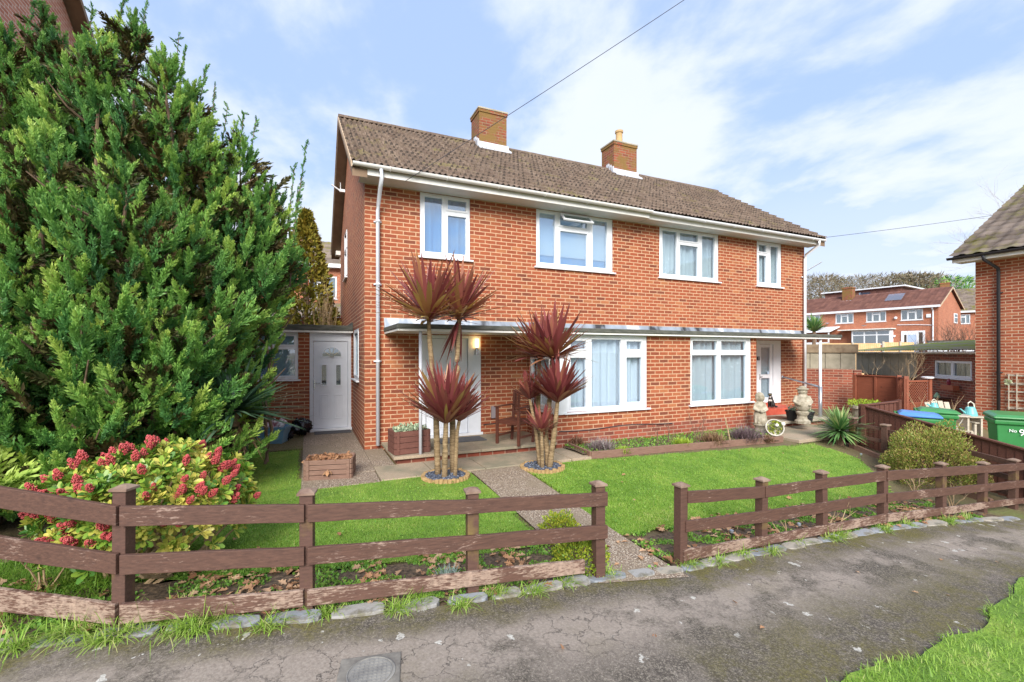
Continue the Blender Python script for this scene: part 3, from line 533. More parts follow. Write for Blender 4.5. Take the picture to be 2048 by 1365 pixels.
# roof
OV = .45; YE, ZEAVE = -.47, 4.80; RZ = 7.27; RY = DEP/2; x0r, x1r = -.25, W_+.2
LV = math.hypot(RY-YE, RZ-ZEAVE)
rf = tileroof('roof', M['tile'], house, (x0r, YE, ZEAVE), (1,0,0), (0, RY-YE, RZ-ZEAVE), x1r-x0r, LV, course=.29, pitch=.11, amp=.022, lift=.038, dx=.018, gap=mat('painted_gap_shade', (.06,.045,.036), .95))  # dark colour painted on risers as shade of open gaps under tiles
tileroof('rear_roof', M['tile'], house, (x1r, 2*RY-YE, ZEAVE), (-1,0,0), (0, -(RY-YE), RZ-ZEAVE), x1r-x0r, LV, dx=.08)
b = MB()
for sgn in (1, -1):                                     # boards under the tiles
    ya, yb_ = (YE, RY) if sgn == 1 else (2*RY-YE, RY)
    b.prism([(ya, ZEAVE-.03),(yb_, RZ-.03),(yb_, RZ-.06),(ya, ZEAVE-.06)], 'x', x0r+.02, x1r-.02)
b.build('roof_board', M['soffit_brown'], house)
for xa, xb in ((x0r+.01, -.003),(W_+.003, x1r-.01)):
    b = MB()
    for ya, yb_ in ((YE+.03, RY-.001),(2*RY-YE-.03, RY+.001)): b.prism([(ya, ZEAVE-.062),(yb_, RZ-.062),(yb_, RZ-.20),(ya, ZEAVE-.20)], 'x', xa, xb)
    b.build('gable_soffit', M['soffit_brown'], house)
for xa in (x0r-.012, x1r-.008):
    b = MB()
    for ya, yb_ in ((YE, RY-.001),(2*RY-YE, RY+.001)): b.prism([(ya, ZEAVE+.02),(yb_, RZ+.02),(yb_, RZ-.065),(ya, ZEAVE-.065)], 'x', xa, xa+.02)
    b.build('verge', M['verge_tan'], house)
b = MB()
for i in range(28):
    xa = x0r + i*(x1r-x0r)/28; xb = xa + (x1r-x0r)/28 - .006; n_ = 7
    pr = [(RY+.13*math.cos(math.pi*j/n_), RZ-.035+.10*math.sin(math.pi*j/n_)+rnd.uniform(0,.004)) for j in range(n_+1)]; b.prism(pr, 'x', xa, xb)
b.build('ridge_tiles', M['tile'], house)
# eaves: soffit, fascia, gutter
for nm, xa, xb, dy in (('left', -.12, 5.93, .40), ('right', 5.935, 11.95, .34)):
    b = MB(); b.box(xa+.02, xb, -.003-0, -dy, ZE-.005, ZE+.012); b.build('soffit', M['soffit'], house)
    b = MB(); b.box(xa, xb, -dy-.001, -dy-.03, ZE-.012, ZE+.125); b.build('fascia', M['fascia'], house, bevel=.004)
b = MB(); b.box(-.13, 11.9, DEP+.003, DEP+.42, ZE+.0, ZE+.12); b.build('rear_fascia', M['fascia'], house)
def gutter(parent, p0, p1, r, m_, name='gutter'):
    p0, p1 = Vector(p0), Vector(p1); b = MB(); n_ = 9; d = (p1-p0).normalized(); sd = d.cross(Vector((0,0,1))); vs = []
    for p in (p0, p1):
        for rr in (r, r*.86):
            for j in range(n_+1): a = math.pi + math.pi*j/n_; vs.append(p + sd*math.cos(a)*rr + Vector((0,0,1))*math.sin(a)*rr)
    k_ = n_+1; fs = []
    for j in range(n_): fs += [(j, j+1, 2*k_+j+1, 2*k_+j), (k_+j, 3*k_+j, 3*k_+j+1, k_+j+1)]
    for base in (0, 2*k_): fs += [(base+j, base+j+1, base+k_+j+1, base+k_+j) for j in range(n_)]
    fs += [(0, 2*k_, 3*k_, k_), (n_, k_+n_, 3*k_+n_, 2*k_+n_)]; b.add(vs, fs); L = (p1-p0).length; q = .6
    while q < L:                                     # brackets
        c = p0 + d*q; b.tube([c + sd*math.cos(a)*r*1.12 + Vector((0,0,1))*math.sin(a)*r*1.12 for a in np.linspace(math.pi, 2*math.pi, 8)], .007, 5); q += .98
    return b.build(name, m_, parent, smooth=False)
gutter(house, (-.24, -.50, 4.80), (5.93, -.50, 4.785), .054, M['fascia']); gutter(house, (5.94, -.46, 4.785), (11.95, -.46, 4.775), .052, M['upvc'])
b = MB(); b.tube([(.215,-.50,4.75),(.215,-.50,4.60),(.215,-.40,4.50),(.215,-.12,4.28),(.215,-.075,4.18),(.215,-.075,.08)], .034, 10)
for z in (1.55, 2.9, 4.0): b.tube([(.215,-.075,z-.02),(.215,-.075,z+.02)], .042, 10); b.box(.15,.28,-.03,-.002,z-.012,z+.012)
b.build('downpipe', M['pipe'], house, smooth=True)
b = MB(); b.tube([(11.72,-.46,4.74),(11.72,-.46,4.62),(11.72,-.10,4.42),(11.72,-.075,4.3),(11.72,-.075,.05)], .036, 10)
b.box(11.66,11.78,-.03,-.002,3.8,3.825); b.build('downpipe', M['upvc'], house, smooth=True)
b = MB(); b.box(11.81, 11.85, .12, .14, 3.9, 4.3); b.tube([(11.86,.1,3.95),(12.25,-.2,4.25)], .018, 6); b.build('bracket', M['metal'], house)
# chimneys
def chimney(x0, x1, y0, y1, ztop, pot=False):
    b = MB(); b.box(x0, x1, y0, y1, 6.5, ztop-.12); b.box(x0-.02, x1+.02, y0-.02, y1+.02, ztop-.119, ztop-.045); c = b.build('chimney', M['brick_chim'], house)
    b = MB(); b.box(x0-.035, x1+.035, y0-.035, y1+.035, ztop-.044, ztop); b.build('cap', M['concrete'], c, bevel=.008)
    b = MB(); s_ = (RZ-ZEAVE)/(RY-YE)
    zf = lambda y: ZEAVE + (y-YE)*s_ + .06
    b.box(x0-.05, x1+.05, y0-.03, y0-.003, zf(y0)-.05, zf(y0)+.10); b.prism([(y0-.20, zf(y0-.20)-.02),(y0-.02, zf(y0-.02)-.02),(y0-.02, zf(y0-.02)+.02),(y0-.20, zf(y0-.20)+.02)], 'x', x0-.06, x1+.06)
    for i, y in enumerate(np.arange(y0, RY-.05, .11)): b.box(x0-.03, x0-.003, y, y+.13, zf(y)-.06, zf(y)+.17)
    b.build('lead_flashing', mat('pale_flashing', (.55,.57,.62), .5), c)
    if pot: b = MB(); xc = (x0+x1)/2; yc = (y0+y1)/2; b.lathe((xc,yc,ztop-.002), [(.12,0),(.105,.05),(.10,.40),(.125,.42),(.125,.48),(.09,.48)], 16); b.build('chimney_pot', noisy('buff_clay_pot', (.42,.27,.12), (.55,.38,.18), 6, .8, .1), c, smooth=False)
chimney(3.17, 3.95, 2.88, 3.50, 8.12); chimney(7.45, 8.30, 2.88, 3.50, 8.07, True)
# windows upstairs
window(house, 'y', 0, *upw[0], [(1.06,1.39,3.57,4.58),(1.50,1.86,4.40,4.58),(1.50,1.86,3.57,4.28)], gl='glass_sky', curtain='blue_cloth')
w2 = window(house, 'y', 0, *upw[1], [(3.44,3.81,3.56,4.58),(3.93,4.60,4.38,4.58),(3.93,4.60,3.56,4.26),(4.74,5.12,3.56,4.58)], gl='glass_sky')
b = MB(); b.box(3.42,5.16,.13,.135,3.74,4.6); b.build('roller_blind', M['blind'], w2); b = MB(); b.box(3.42,5.16,.16,.165,3.5,3.76); b.build('curtain', M['blue_cloth'], w2)
b = MB(); Mx = Matrix.Translation((0, -.03, 4.60)) @ Matrix.Rotation(R_(-42), 4, 'X')            # the tilted top light
for q in ((3.90,4.63,-.045,0),(3.90,4.63,-.235,-.19),(3.90,3.945,-.19,-.045),(4.585,4.63,-.19,-.045)): b.box(q[0], q[1], -.035, 0, q[2], q[3], Mx)
s_ = b.build('opening_light', M['upvc'], w2, bevel=.004); b = MB(); b.box(3.94,4.59,-.02,-.014,-.2,-.04,Mx); b.build('pane', M['glass_dark'], s_)
window(house, 'y', 0, *upw[2], [(6.69,7.13,3.56,4.58),(7.23,7.81,4.40,4.58),(7.23,7.81,3.56,4.29),(7.94,8.37,3.56,4.58)], gl='glass', curtain='lace')
window(house, 'y', 0, *upw[3], [(9.97,10.26,4.38,4.56),(9.97,10.26,3.57,4.28),(10.42,10.72,3.57,4.56)], gl='glass', curtain='lace')
# bay windows
bwp = [(3.45,3.78,1.77,1.92),(3.45,3.78,.70,1.61),(3.90,4.57,.69,1.95),(4.70,5.07,1.77,1.92),(4.70,5.07,.74,1.61)]
window(house, 'y', -1.2, 3.35, 5.20, .62, 2.03, bwp, curtain='net_lilac', sash=.028); window(house, 'x', 3.15, -.98, -.10, .62, 2.03, [(-.90,-.18,1.70,1.93),(-.90,-.18,.72,1.58)], curtain='net')
b = MB(); b.box(3.13, 3.348, -1.235, -1.002, .588, 2.03); b.build('corner_post', M['upvc'], house, bevel=.006)
window(house, 'y', -1.2, 6.33, 8.14, .62, 2.03, [(6.40,7.10,1.76,1.95),(7.22,7.98,1.76,1.95),(6.38,7.10,.69,1.65),(7.20,7.99,.69,1.65)], curtain='lace', sash=.028)
# gable windows
window(house, 'x', 0, .98, 1.95, 1.16, 2.18, [(1.05,1.88,1.24,2.10)], curtain='net', face=.0); window(house, 'x', 0, 3.85, 4.65, 3.62, 4.86, [(3.92,4.58,3.70,4.3),(3.92,4.58,4.4,4.78)], curtain='net', face=.0)
b = MB(); b.box(-.14,-.003,4.5,4.58,5.95,6.02); b.tube([(-.14,4.54,5.99),(-.34,4.5,6.1)], .02, 8); b.tube([(-.12,4.5,6.0),(-.12,4.5,6.18),(-.12,4.9,6.18)], .01, 6); b.build('outside_lamp', M['upvc'], house, bevel=.005); b = MB(); b.box(-.05,-.003,5.9,6.0,1.7,2.6); b.build('meter_box', M['upvc'], house, bevel=.005)
# left front door
def door(x0, x1, z0, z1): return MB()
b = MB(); holes(b, my, .99, 2.16, .122, 2.03, [(1.08,1.90,.16,1.97)], -.12, -.01); fr = b.build('door_frame', M['door_white'], house, bevel=.005)
b = MB(); b.box(1.085,1.895,.045,.09,.165,1.965)
for x in (1.19,1.33,1.47,1.61,1.75): b.box(x, x+.10, .038, .0449, .30, 1.86)
d = b.build('door', M['door_white'], house, bevel=.006)
text('house_number', '5', .085, M['grey_text'], d, (1.57,.032,1.73), (R_(90),0,0)); quick('letter_box', M['steel'], d, lambda b: b.box(1.37,1.61,.028,.0379,.98,1.03), bevel=.003); quick('door_handle', M['steel'], d, lambda b: (b.box(1.82,1.85,.025,.0449,1.0,1.2), b.tube([(1.835,.015,1.1),(1.73,.01,1.1)], .01, 8)))
b = MB(); b.box(.93,2.19,-.03,-.0105,.122,.17); b.build('door_sill', M['upvc'], house)
b = MB(); b.box(2.02,2.12,-.025,-.0105,1.66,1.76); b.tube([(2.06,-.03,1.66),(2.06,-.03,1.80)], .03, 12); lt = b.build('porch_light', M['steel'], house, bevel=.003); quick('lamp_glass', M['lamp'], lt, lambda b: b.lathe((2.06,-.05,1.80), [(.034,0),(.036,.02),(.036,.16),(.03,.17)], 16))
# right front door
b = MB(); holes(b, my, 9.87, 10.84, .345, 2.03, [(10.0,10.55,.42,1.93)], -.12, -.012); b.build('door_frame', M['upvc'], house, bevel=.005)
b = MB(); holes(b, my, 10.005, 10.545, .425, 1.925, [(10.10,10.44,1.12,1.84),(10.10,10.44,.50,1.02)], -.09, -.045); d = b.build('door', M['upvc'], house, bevel=.005)
quick('pane', M['glass'], d, lambda b: (b.box(10.09,10.45,.06,.065,1.11,1.85), b.box(10.09,10.45,.06,.065,.49,1.03))); quick('curtain', M['lace'], d, lambda b: b.box(10.02,10.5,.12,.124,.43,1.92))
text('house_number', '7', .09, M['white_text'], quick('number_plate', M['black'], d, lambda b: b.box(9.90,9.99,.0,.0115,1.50,1.60), bevel=.002), (9.945,-.003,1.55), (R_(90),0,0)); quick('door_handle', M['steel'], d, lambda b: (b.box(10.02,10.045,.03,.0449,.98,1.13), b.tube([(10.03,.02,1.06),(10.12,.02,1.06)], .009, 6)))
quick('sticker', mat('pale_blue_sticker', (.55,.68,.85)), d, lambda b: b.box(10.36,10.43,.055,.0595,1.13,1.20))
# canopy over the doors and bays
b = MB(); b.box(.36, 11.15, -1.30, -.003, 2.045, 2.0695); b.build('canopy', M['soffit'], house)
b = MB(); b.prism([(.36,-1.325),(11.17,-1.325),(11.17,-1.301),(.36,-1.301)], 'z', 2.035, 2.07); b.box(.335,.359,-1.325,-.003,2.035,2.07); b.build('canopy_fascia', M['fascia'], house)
b = MB(); b.box(.32, 11.19, -1.35, -.003, 2.0705, 2.145); b.build('canopy_roof', M['felt'], house, bevel=.012)
b = MB(); b.prism([(-.09,2.147),(-.003,2.147),(-.003,2.315),(-.015,2.315)], 'x', .33, 11.72); b.build('lead_flashing', M['lead'], house)
p = Gz(841, 909, .12); b = MB(); b.tube([(p.x,p.y,.12),(p.x,p.y,2.045)], .026, 12); b.build('canopy_post', M['pipe'], house, smooth=True)
b = MB(); b.tube([(10.5,-1.24,0),(10.5,-1.24,2.045)], .032, 12); b.build('canopy_post', M['upvc'], house, smooth=True)
b = MB(); b.tube([(10.5,-1.24,0),(10.5,-1.24,.88)], .042, 12); b.tube([(10.5,-1.24,.86),(10.86,-.06,1.04)], .024, 10); b.box(10.84,10.90,-.02,-.003,1.0,1.08); b.build('handrail', M['metal'], house, smooth=True)
# porch steps
b = MB()
for i, (xa, xb) in enumerate(((.28,.98),(.985,1.68),(1.685,2.40),(2.405,3.10))): b.box(xa, xb, -1.30, -.62, .075, .122); b.box(xa, xb, -.615, -.003, .075, .122)
b.build('porch_slab', M['slab'], house, bevel=.008); b = MB(); b.box(.34, 3.10, -1.24, -.003, -.05, .074); b.build('porch_riser', M['brick_low'], house)
b = MB(); b.box(8.32, 10.62, -1.42, -.003, .08, .145); b.build('porch_slab', M['concrete'], house, bevel=.01); b = MB(); b.box(8.34, 10.55, -1.34, -.003, -.05, .079); b.build('porch_riser', M['brick_low'], house)
b = MB(); b.box(8.9, 10.86, -.62, -.003, .147, .30); b.box(8.9, 9.7, -.45, -.003, .302, .44); b.build('red_step', M['red_paint'], house, bevel=.008)
b = MB(); b.tube([(x, -1.24 if x > 3.15 else -.02, .30 + .02*math.sin(x*3)) for x in np.arange(2.2, 5.9, .2)], .008, 5); b.build('wall_cable', M['cable'], house)
quick('meter_box', mat('grey_vent', (.26,.22,.24), .7), house, lambda b: b.box(2.36,2.50,-.05,-.003,.42,.66), bevel=.01)
# ------------------------------------------------------------ flat-roofed side extension
ext = thing('side_extension', 'flat-roofed single-storey brick outbuilding joined to the left gable', 'outbuilding', (-.4,2.3,0)); O_ = Vector((-.4,2.3,0))
def E(fn, nm, m_, **k): b = MB(); b.off = O_; fn(b); return b.build(nm, m_, ext, **k)
def ewall(b): holes(b, mapper('y', 2.3), -4.0, -.005, -.05, 2.16, [(-2.45,-1.09,1.14,2.14),(-.87,-.03,.02,2.16)], -.2, 0); b.box(-4.0,-3.8,2.505,5.2,-.05,2.16); b.box(-3.79,-.005,5.0,5.2,-.05,2.16)
E(ewall, 'wall', M['brick'])
E(lambda b: b.box(-4.1, .0-.004, 2.16, 5.3, 2.175, 2.29), 'roof', M['felt'], bevel=.01); E(lambda b: b.box(-4.08,-.004,2.18,2.299,2.13,2.174), 'fascia', M['fascia'])
E(lambda b: b.prism([(2.2,2.292),(5.2,2.292),(5.2,2.36),(2.2,2.36)], 'x', -.03, -.004), 'flashing', M['felt'])
wr = window(ext, 'y', 2.3, -2.45, -1.09, 1.14, 2.14, [(-2.38,-1.17,1.87,2.05),(-2.36,-1.15,1.22,1.77)], gl='glass_blue')
for o in [wr] : o.location = -O_
def dfr(b): holes(b, mapper('y', 2.3), -.868, -.032, .025, 2.159, [(-.80,-.10,.07,1.95)], -.1, .004)
E(dfr, 'door_frame', M['door_white'], bevel=.005)
def dl(b):
    b.box(-.795,-.105,2.315,2.36,.075,1.945)
    for x0, x1, z0, z1 in ((-.67,-.49,.29,.80),(-.38,-.20,.27,.79)): holes(b, mapper('y', 2.3), x0, x1, z0, z1, [(x0+.02,x1-.02,z0+.02,z1-.02)], -.0149, -.003); b.box(x0+.035,x1-.035,2.306,2.3149,z0+.035,z1-.035)
    for x0, x1 in ((-.66,-.51),(-.37,-.22)): holes(b, mapper('y', 2.3), x0, x1, .97, 1.46, [(x0+.03,x1-.03,1.0,1.43)], -.0149, -.001)
    n_ = 14; cx_, cz_ = -.43, 1.62
    for i in range(n_): a, a2 = math.pi*i/n_, math.pi*(i+1)/n_; b.prism([(cx_+r*math.cos(t), cz_+r*math.sin(t)) for r, t in ((.22,a),(.22,a2),(.19,a2),(.19,a))], 'y', 2.301, 2.3149)
    b.box(cx_-.22, cx_+.22, 2.301, 2.3149, cz_-.03, cz_-.001)
dd = E(dl, 'door', M['door_white'], bevel=.003)
def dp(b):
    for x0, x1 in ((-.63,-.54),(-.34,-.25)): b.box(x0, x1, 2.309, 2.3145, 1.0, 1.43)
    b.prism([(-.43+.19*math.cos(t), 1.62+.19*math.sin(t)) for t in np.linspace(0, math.pi, 15)], 'y', 2.309, 2.3145)
o = E(dp, 'pane', M['glass_dark']); o.parent = dd
def db(b):
    for t in np.linspace(0, math.pi, 6)[1:-1]: b.beam((-.43+.05*math.cos(t),2.305,1.62+.05*math.sin(t)), (-.43+.19*math.cos(t),2.305,1.62+.19*math.sin(t)), .008, .008)
    b.lathe((-.43,2.304,1.62), [(.05,-.001),(.05,.001)], 12)
o = E(db, 'glazing_bar', mat('gold_bar', (.7,.6,.35), .4)); o.parent = dd
o = E(lambda b: (b.box(-.785,-.76,2.295,2.3149,.92,1.12), b.tube([(-.772,2.29,1.05),(-.66,2.285,1.05)], .009, 8)), 'door_handle', M['steel']); o.parent = dd
E(lambda b: b.box(-.88,-.02,2.22,2.29,.017,.07), 'threshold', M['upvc'], bevel=.005)
# flashing, phone cables
def cable(name, a, b_, r, sag, label):
    b = MB(); a, b_ = Vector(a), Vector(b_); b.tube([a + (b_-a)*t - Vector((0,0,1))*sag*4*t*(1-t) for t in np.linspace(0,1,24)], r, 6); return tag(b.build(name, M['cable'], smooth=True), label, 'cable')
cable('phone_cable', (.62,-.43,4.64), D(1560,-128,7), .005, .03, 'black overhead phone cable rising from the left eave across the sky')
cable('phone_cable', (11.9,-.30,4.85), D(2300,378,17), .006, .10, 'thin cable running from the right end of the eaves toward the neighbouring house')
# ------------------------------------------------------------ post and rail fences
def fence(name, label, posts, rails, group=None):
    """posts: (px, base y, cap y); rails: list of polylines [(px, top y, bottom y), ...], each standing 6 cm in front of its posts"""
    P = [G(p[0], p[1]) for p in posts]; root = thing(name, label, 'fence', P[0], 0, group); xs_ = [p[0] for p in posts]; dd_ = []
    for p in P: dd_.append((p.x-CAMX)*FV[0] + (p.y-CAMY)*FV[1])
    inv = 1/np.array(dd_)
    def dep(px):
        if px <= xs_[0]: i = 0
        elif px >= xs_[-1]: i = len(xs_)-2
        else: i = max(j for j in range(len(xs_)-1) if xs_[j] <= px)
        t = (px-xs_[i])/(xs_[i+1]-xs_[i]); return 1/(inv[i]+(inv[i+1]-inv[i])*t)
    for i, (p, q) in enumerate(zip(posts, P)):
        dr = (P[min(i+1,len(P)-1)] - P[max(i-1,0)]); a = math.atan2(dr.y, dr.x); ztop = CAMH - (p[2]+3-CY)/FPX*dd_[i]; T = Matrix.Translation((q.x-P[0].x, q.y-P[0].y, 0)) @ Matrix.Rotation(a, 4, 'Z') @ Matrix.Rotation(R_(rnd.uniform(-1.2,1.2)), 4, 'X')
        b = MB(); b.box(-.041,.041,-.0,.082,-.15+q.z-P[0].z,ztop-P[0].z-.03,T); po = b.build('post', M['post'], root, bevel=.004)
        b = MB(); z = ztop-P[0].z; b.box(-.055,.055,-.014,.096,z-.03,z-.014,T); b.add([T @ Vector(v) for v in ((-.055,-.014,z-.014),(.055,-.014,z-.014),(.055,.096,z-.014),(-.055,.096,z-.014),(-.02,.03,z+.004),(.02,.03,z+.004),(.02,.06,z+.004),(-.02,.06,z+.004))], [(0,1,5,4),(1,2,6,5),(2,3,7,6),(3,0,4,7),(4,5,6,7)]); b.build('post_cap', M['post_cap'], po, bevel=.003)
    for kind, pts in rails:
        Q = []
        for px, yt, yb in pts: d = dep(px)-.028; Q.append((D(px, yt, d) - P[0], D(px, yb, d) - P[0]))
        b = MB(); vs = []; n_ = len(Q); sub = []
        for i in range(n_-1):
            for s in range(9 if i == n_-2 else 8): t = s/8; sub.append((Q[i][0].lerp(Q[i+1][0], t), Q[i][1].lerp(Q[i+1][1], t)))
        for i, (t_, b_) in enumerate(sub):
            j0, j1 = max(i-1,0), min(i+1,len(sub)-1); dr = (sub[j1][0]-sub[j0][0]); dr.z = 0; dr.normalize(); nrm = Vector((-dr.y, dr.x, 0))
            if nrm.dot(Vector((FV[0],FV[1],0))) < 0: nrm = -nrm
            w1, w2_ = rnd.uniform(-.003,.003), rnd.uniform(-.003,.003); t_ = t_ + Vector((0,0,w1)); b_ = b_ + Vector((0,0,w2_)); vs += [b_ - nrm*.0, t_ - nrm*.0, t_ + nrm*.028, b_ + nrm*.028]
        fs = [(4*i+j, 4*i+(j+1)%4, 4*i+4+(j+1)%4, 4*i+4+j) for i in range(len(sub)-1) for j in range(4)] + [(0,3,2,1), tuple(4*(len(sub)-1)+j for j in range(4))]
        b.add(vs, fs); b.build('rail', M[kind], root, bevel=.003)
    return root
fence('post_and_rail_fence', 'brown three-rail fence with peeling bottom rail left of the garden path', [(-230,1235,940),(235,1262,972),(612,1228,979),(947,1192,977),(1202,1160,963)],
  [('rail', [(-230,938,982),(231,1013,1053)]), ('rail', [(238,1014,1054),(608,1011,1046)]), ('rail', [(615,1011,1046),(947,1000,1028),(1216,986,1013)]),
   ('rail', [(-230,1040,1086),(231,1110,1151)]), ('rail', [(238,1111,1151),(608,1096,1132)]), ('rail', [(615,1096,1132),(947,1072,1101),(1216,1051,1078)]),
   ('rail_peel', [(-230,1150,1200),(229,1209,1250)]), ('rail_peel', [(238,1209,1250),(606,1182,1215)]), ('rail_peel', [(614,1182,1214),(947,1144,1173),(1170,1121,1148)])])
fence('post_and_rail_fence', 'brown three-rail fence curving away along the kerb right of the garden path', [(1368,1132,965),(1530,1098,954),(1652,1076,940),(1773,1053,929),(1890,1037,923),(1973,1026,922),(2035,1017,916),(2150,1005,908)],
  [('rail', [(1377,984,1008),(1530,974,996)]), ('rail', [(1532,974,996),(1652,958,978),(1773,943,962)]), ('rail', [(1776,943,962),(1890,936,953),(2035,928,942),(2150,921,934)]),
   ('rail', [(1373,1043,1065),(1530,1023,1046),(1773,988,1005)]), ('rail', [(1776,988,1005),(1890,977,992),(2035,963,977),(2150,955,968)]),
   ('rail_peel', [(1369,1101,1124),(1530,1073,1091),(1773,1029,1045)]), ('rail_peel', [(1776,1029,1045),(1890,1016,1030),(2035,998,1009),(2150,989,1000)])])
# side return of the rail fence, behind the russet bush
A1, A2, A0 = G(2035,1013), G(1771,918), G(1706,895); root = thing('side_rail_fence', 'short brown rail fence running back from the kerb beside the russet bush', 'fence', A2)
def postat(root, q, h, o): 
    b = MB(); b.box(q.x-o.x-.05, q.x-o.x+.05, q.y-o.y-.05, q.y-o.y+.05, q.z-o.z-.2, q.z-o.z+h); b.build('post', M['post'], root, bevel=.006); b = MB(); b.box(q.x-o.x-.065, q.x-o.x+.065, q.y-o.y-.065, q.y-o.y+.065, q.z-o.z+h+.001, q.z-o.z+h+.03); b.build('post_cap', M['post_cap'], root, bevel=.006)
postat(root, A2, .60, A2); postat(root, A0, .55, A2)
d1 = (A1.x-CAMX)*FV[0]+(A1.y-CAMY)*FV[1]; d2 = (A2.x-CAMX)*FV[0]+(A2.y-CAMY)*FV[1]; d0 = (A0.x-CAMX)*FV[0]+(A0.y-CAMY)*FV[1]
for ya, yb_ in ((862,929),(886,959),(912,990)): 
    b = MB(); b.beam(D(1771,ya,d2)-A2, D(2032,yb_,d1)-A2, .03, .075); b.build('rail', M['rail'], root, bevel=.003)
for ya, yb_ in ((850,859),(871,884)): b = MB(); b.beam(D(1706,ya,d0)-A2, D(1770,yb_,d2)-A2, .03, .06); b.build('rail', M['rail'], root, bevel=.003)
b = MB(); b.off = A0; b.beam(A0+Vector((0,.05,.03)), A2+Vector((-.12,0,.02)), .06, .10); b.beam(A2+Vector((-.12,0,.02)), A1+Vector((-.2,.2,.02)), .06, .10); o = b.build('edging_board', M['planter2']); o.location = A0; tag(o, 'pale concrete edging strip at the foot of the side rail fence', 'garden edging')
# close-boarded low fence of the neighbour
B0 = G(1728,893); dirv = (A1-A2); dirv.z = 0; dirv.normalize(); dB = (B0.x-CAMX)*FV[0]+(B0.y-CAMY)*FV[1]
def zat(px, y, q): return CAMH + (CY-y)/FPX*((q.x-CAMX)*FV[0]+(q.y-CAMY)*FV[1])
B1 = B0 + dirv*2.7; B2v = D(1797,803,9.3)
def closeboard(name, label, p0, z0, p1, z1, depth, m_, boards=.10):
    root = thing(name, label, 'fence', (p0.x,p0.y,z0-depth)); o = Vector((p0.x,p0.y,z0-depth)); L = math.hypot(p1.x-p0.x, p1.y-p0.y); n_ = max(3, int(L/boards)); d = Vector((p1.x-p0.x, p1.y-p0.y, 0)).normalized(); sd = Vector((-d.y, d.x, 0)); b = MB(); b.off = o
    for i in range(n_):
        t0, t1 = i/n_, (i+1)/n_+.012; zt = z0+(z1-z0)*(i+.5)/n_-.02; a = Vector((p0.x,p0.y,0))+d*L*t0; c = Vector((p0.x,p0.y,0))+d*L*t1; th = .012
        vs = [a+sd*.0, c+sd*.012, c+sd*.022, a+sd*.018]; vs = [Vector((v.x,v.y,zt-depth)) for v in vs]+[Vector((v.x,v.y,zt)) for v in vs]; b.add(vs, [(0,3,2,1),(4,5,6,7),(0,1,5,4),(1,2,6,5),(2,3,7,6),(3,0,4,7)])
    b.build('boards', m_, root); b = MB(); b.off = o; b.beam((p0.x,p0.y,z0), (p1.x,p1.y,z1), .06, .03); b.build('top_rail', m_, root, bevel=.004)
    for q, z in ((p0,z0),(p1,z1)): b = MB(); b.off = o; b.box(q.x-.04,q.x+.04,q.y-.04,q.y+.04,z-depth,z+.03); b.build('post', m_, root, bevel=.005)
    return root
zB0 = CAMH - (812-CY)/FPX*dB
t_ = 0
for i in range(400):                                 # where the fence leaves the right of the view
    q = B0 + dirv*(i*.01); l = (q.x-CAMX)*RV[0]+(q.y-CAMY)*RV[1]; d_ = (q.x-CAMX)*FV[0]+(q.y-CAMY)*FV[1]
    if l/d_ > (2048-CX)/FPX: t_ = i*.01; zR = CAMH-(899-CY)/FPX*d_; break
Bend = B0 + dirv*(t_*1.5); zend = zB0 + (zR-zB0)*1.5
closeboard('close_boarded_fence', 'low dark brown close-boarded fence in front of the wheelie bins', B0, zB0, Bend, zend, .78, M['darkfence'])
closeboard('close_boarded_fence', 'short dark brown boarded fence running back behind the green spiky yucca', B0+Vector((.1,.1,0)), zB0-.01, B2v, B2v.z, .8, M['darkfence'])
# ------------------------------------------------------------ kerb stones, cover
x = -3.3; i = 0
protoK = []
for k_ in range(5):
    b = MB(); L = .22+.035*k_; n_ = 10; pts = [(.5*L*(abs(math.cos(t))**.55)*math.copysign(1,math.cos(t))*rnd.uniform(.92,1.04), .062*(abs(math.sin(t))**.55)*math.copysign(1,math.sin(t))*rnd.uniform(.9,1.1)) for t in np.linspace(0,2*math.pi,n_,endpoint=False)]
    b.prism(pts, 'z', -.10, .0); o = b.build('kerb_stone', M['kerb'], bevel=.007); protoK.append((o, L))
used = set()
while x < 7.4:
    k_ = rnd.randrange(5); o, L = protoK[k_]; gap = rnd.uniform(.004,.03) if x > .9 else rnd.uniform(.01,.05)
    xc = x + L/2; yk = float(kerbY(xc)); a = math.atan2(float(kerbY(xc+.1))-yk, .1)
    c = o if k_ not in used else o.copy()
    if k_ in used: COL.objects.link(c)
    used.add(k_); c.location = (xc, yk+.045+rnd.uniform(-.01,.01), Hf(xc,yk)+.020+rnd.uniform(-.006,.006)); c.rotation_euler = (R_(rnd.uniform(-3,3)), R_(rnd.uniform(-2,2)), a+R_(rnd.uniform(-4,4))); c.scale = (1, rnd.uniform(.9,1.15), 1)
    tag(c, 'grey granite kerb stone set in the row between the fence and the pavement', 'kerb stone', 'granite kerb stones along the pavement'); x += L + gap; i += 1
q = G(742,1352); cv = thing('utility_cover', 'small round metal cover in a square surround set in the pavement', 'cover', q, R_(-12))
b = MB(); b.box(-.17,.15,-.19,.15,-.03,.014); b.build('surround', noisy('dark_cover_surround', (.12,.11,.10), (.22,.205,.18), 14, .9, .4), cv, bevel=.006)
b = MB(); b.lathe((0,0,0), [(.125,.012),(.125,.020),(.118,.022),(.117,.017),(.108,.017),(.107,.022)], 36)
for i_ in range(-4,5):
    for j_ in range(-4,5):
        if math.hypot(i_,j_) < 4.3: b.box(i_*.023-.007, i_*.023+.007, j_*.023-.007, j_*.023+.007, .0221, .0245)
b.build('lid', M['iron'], cv)
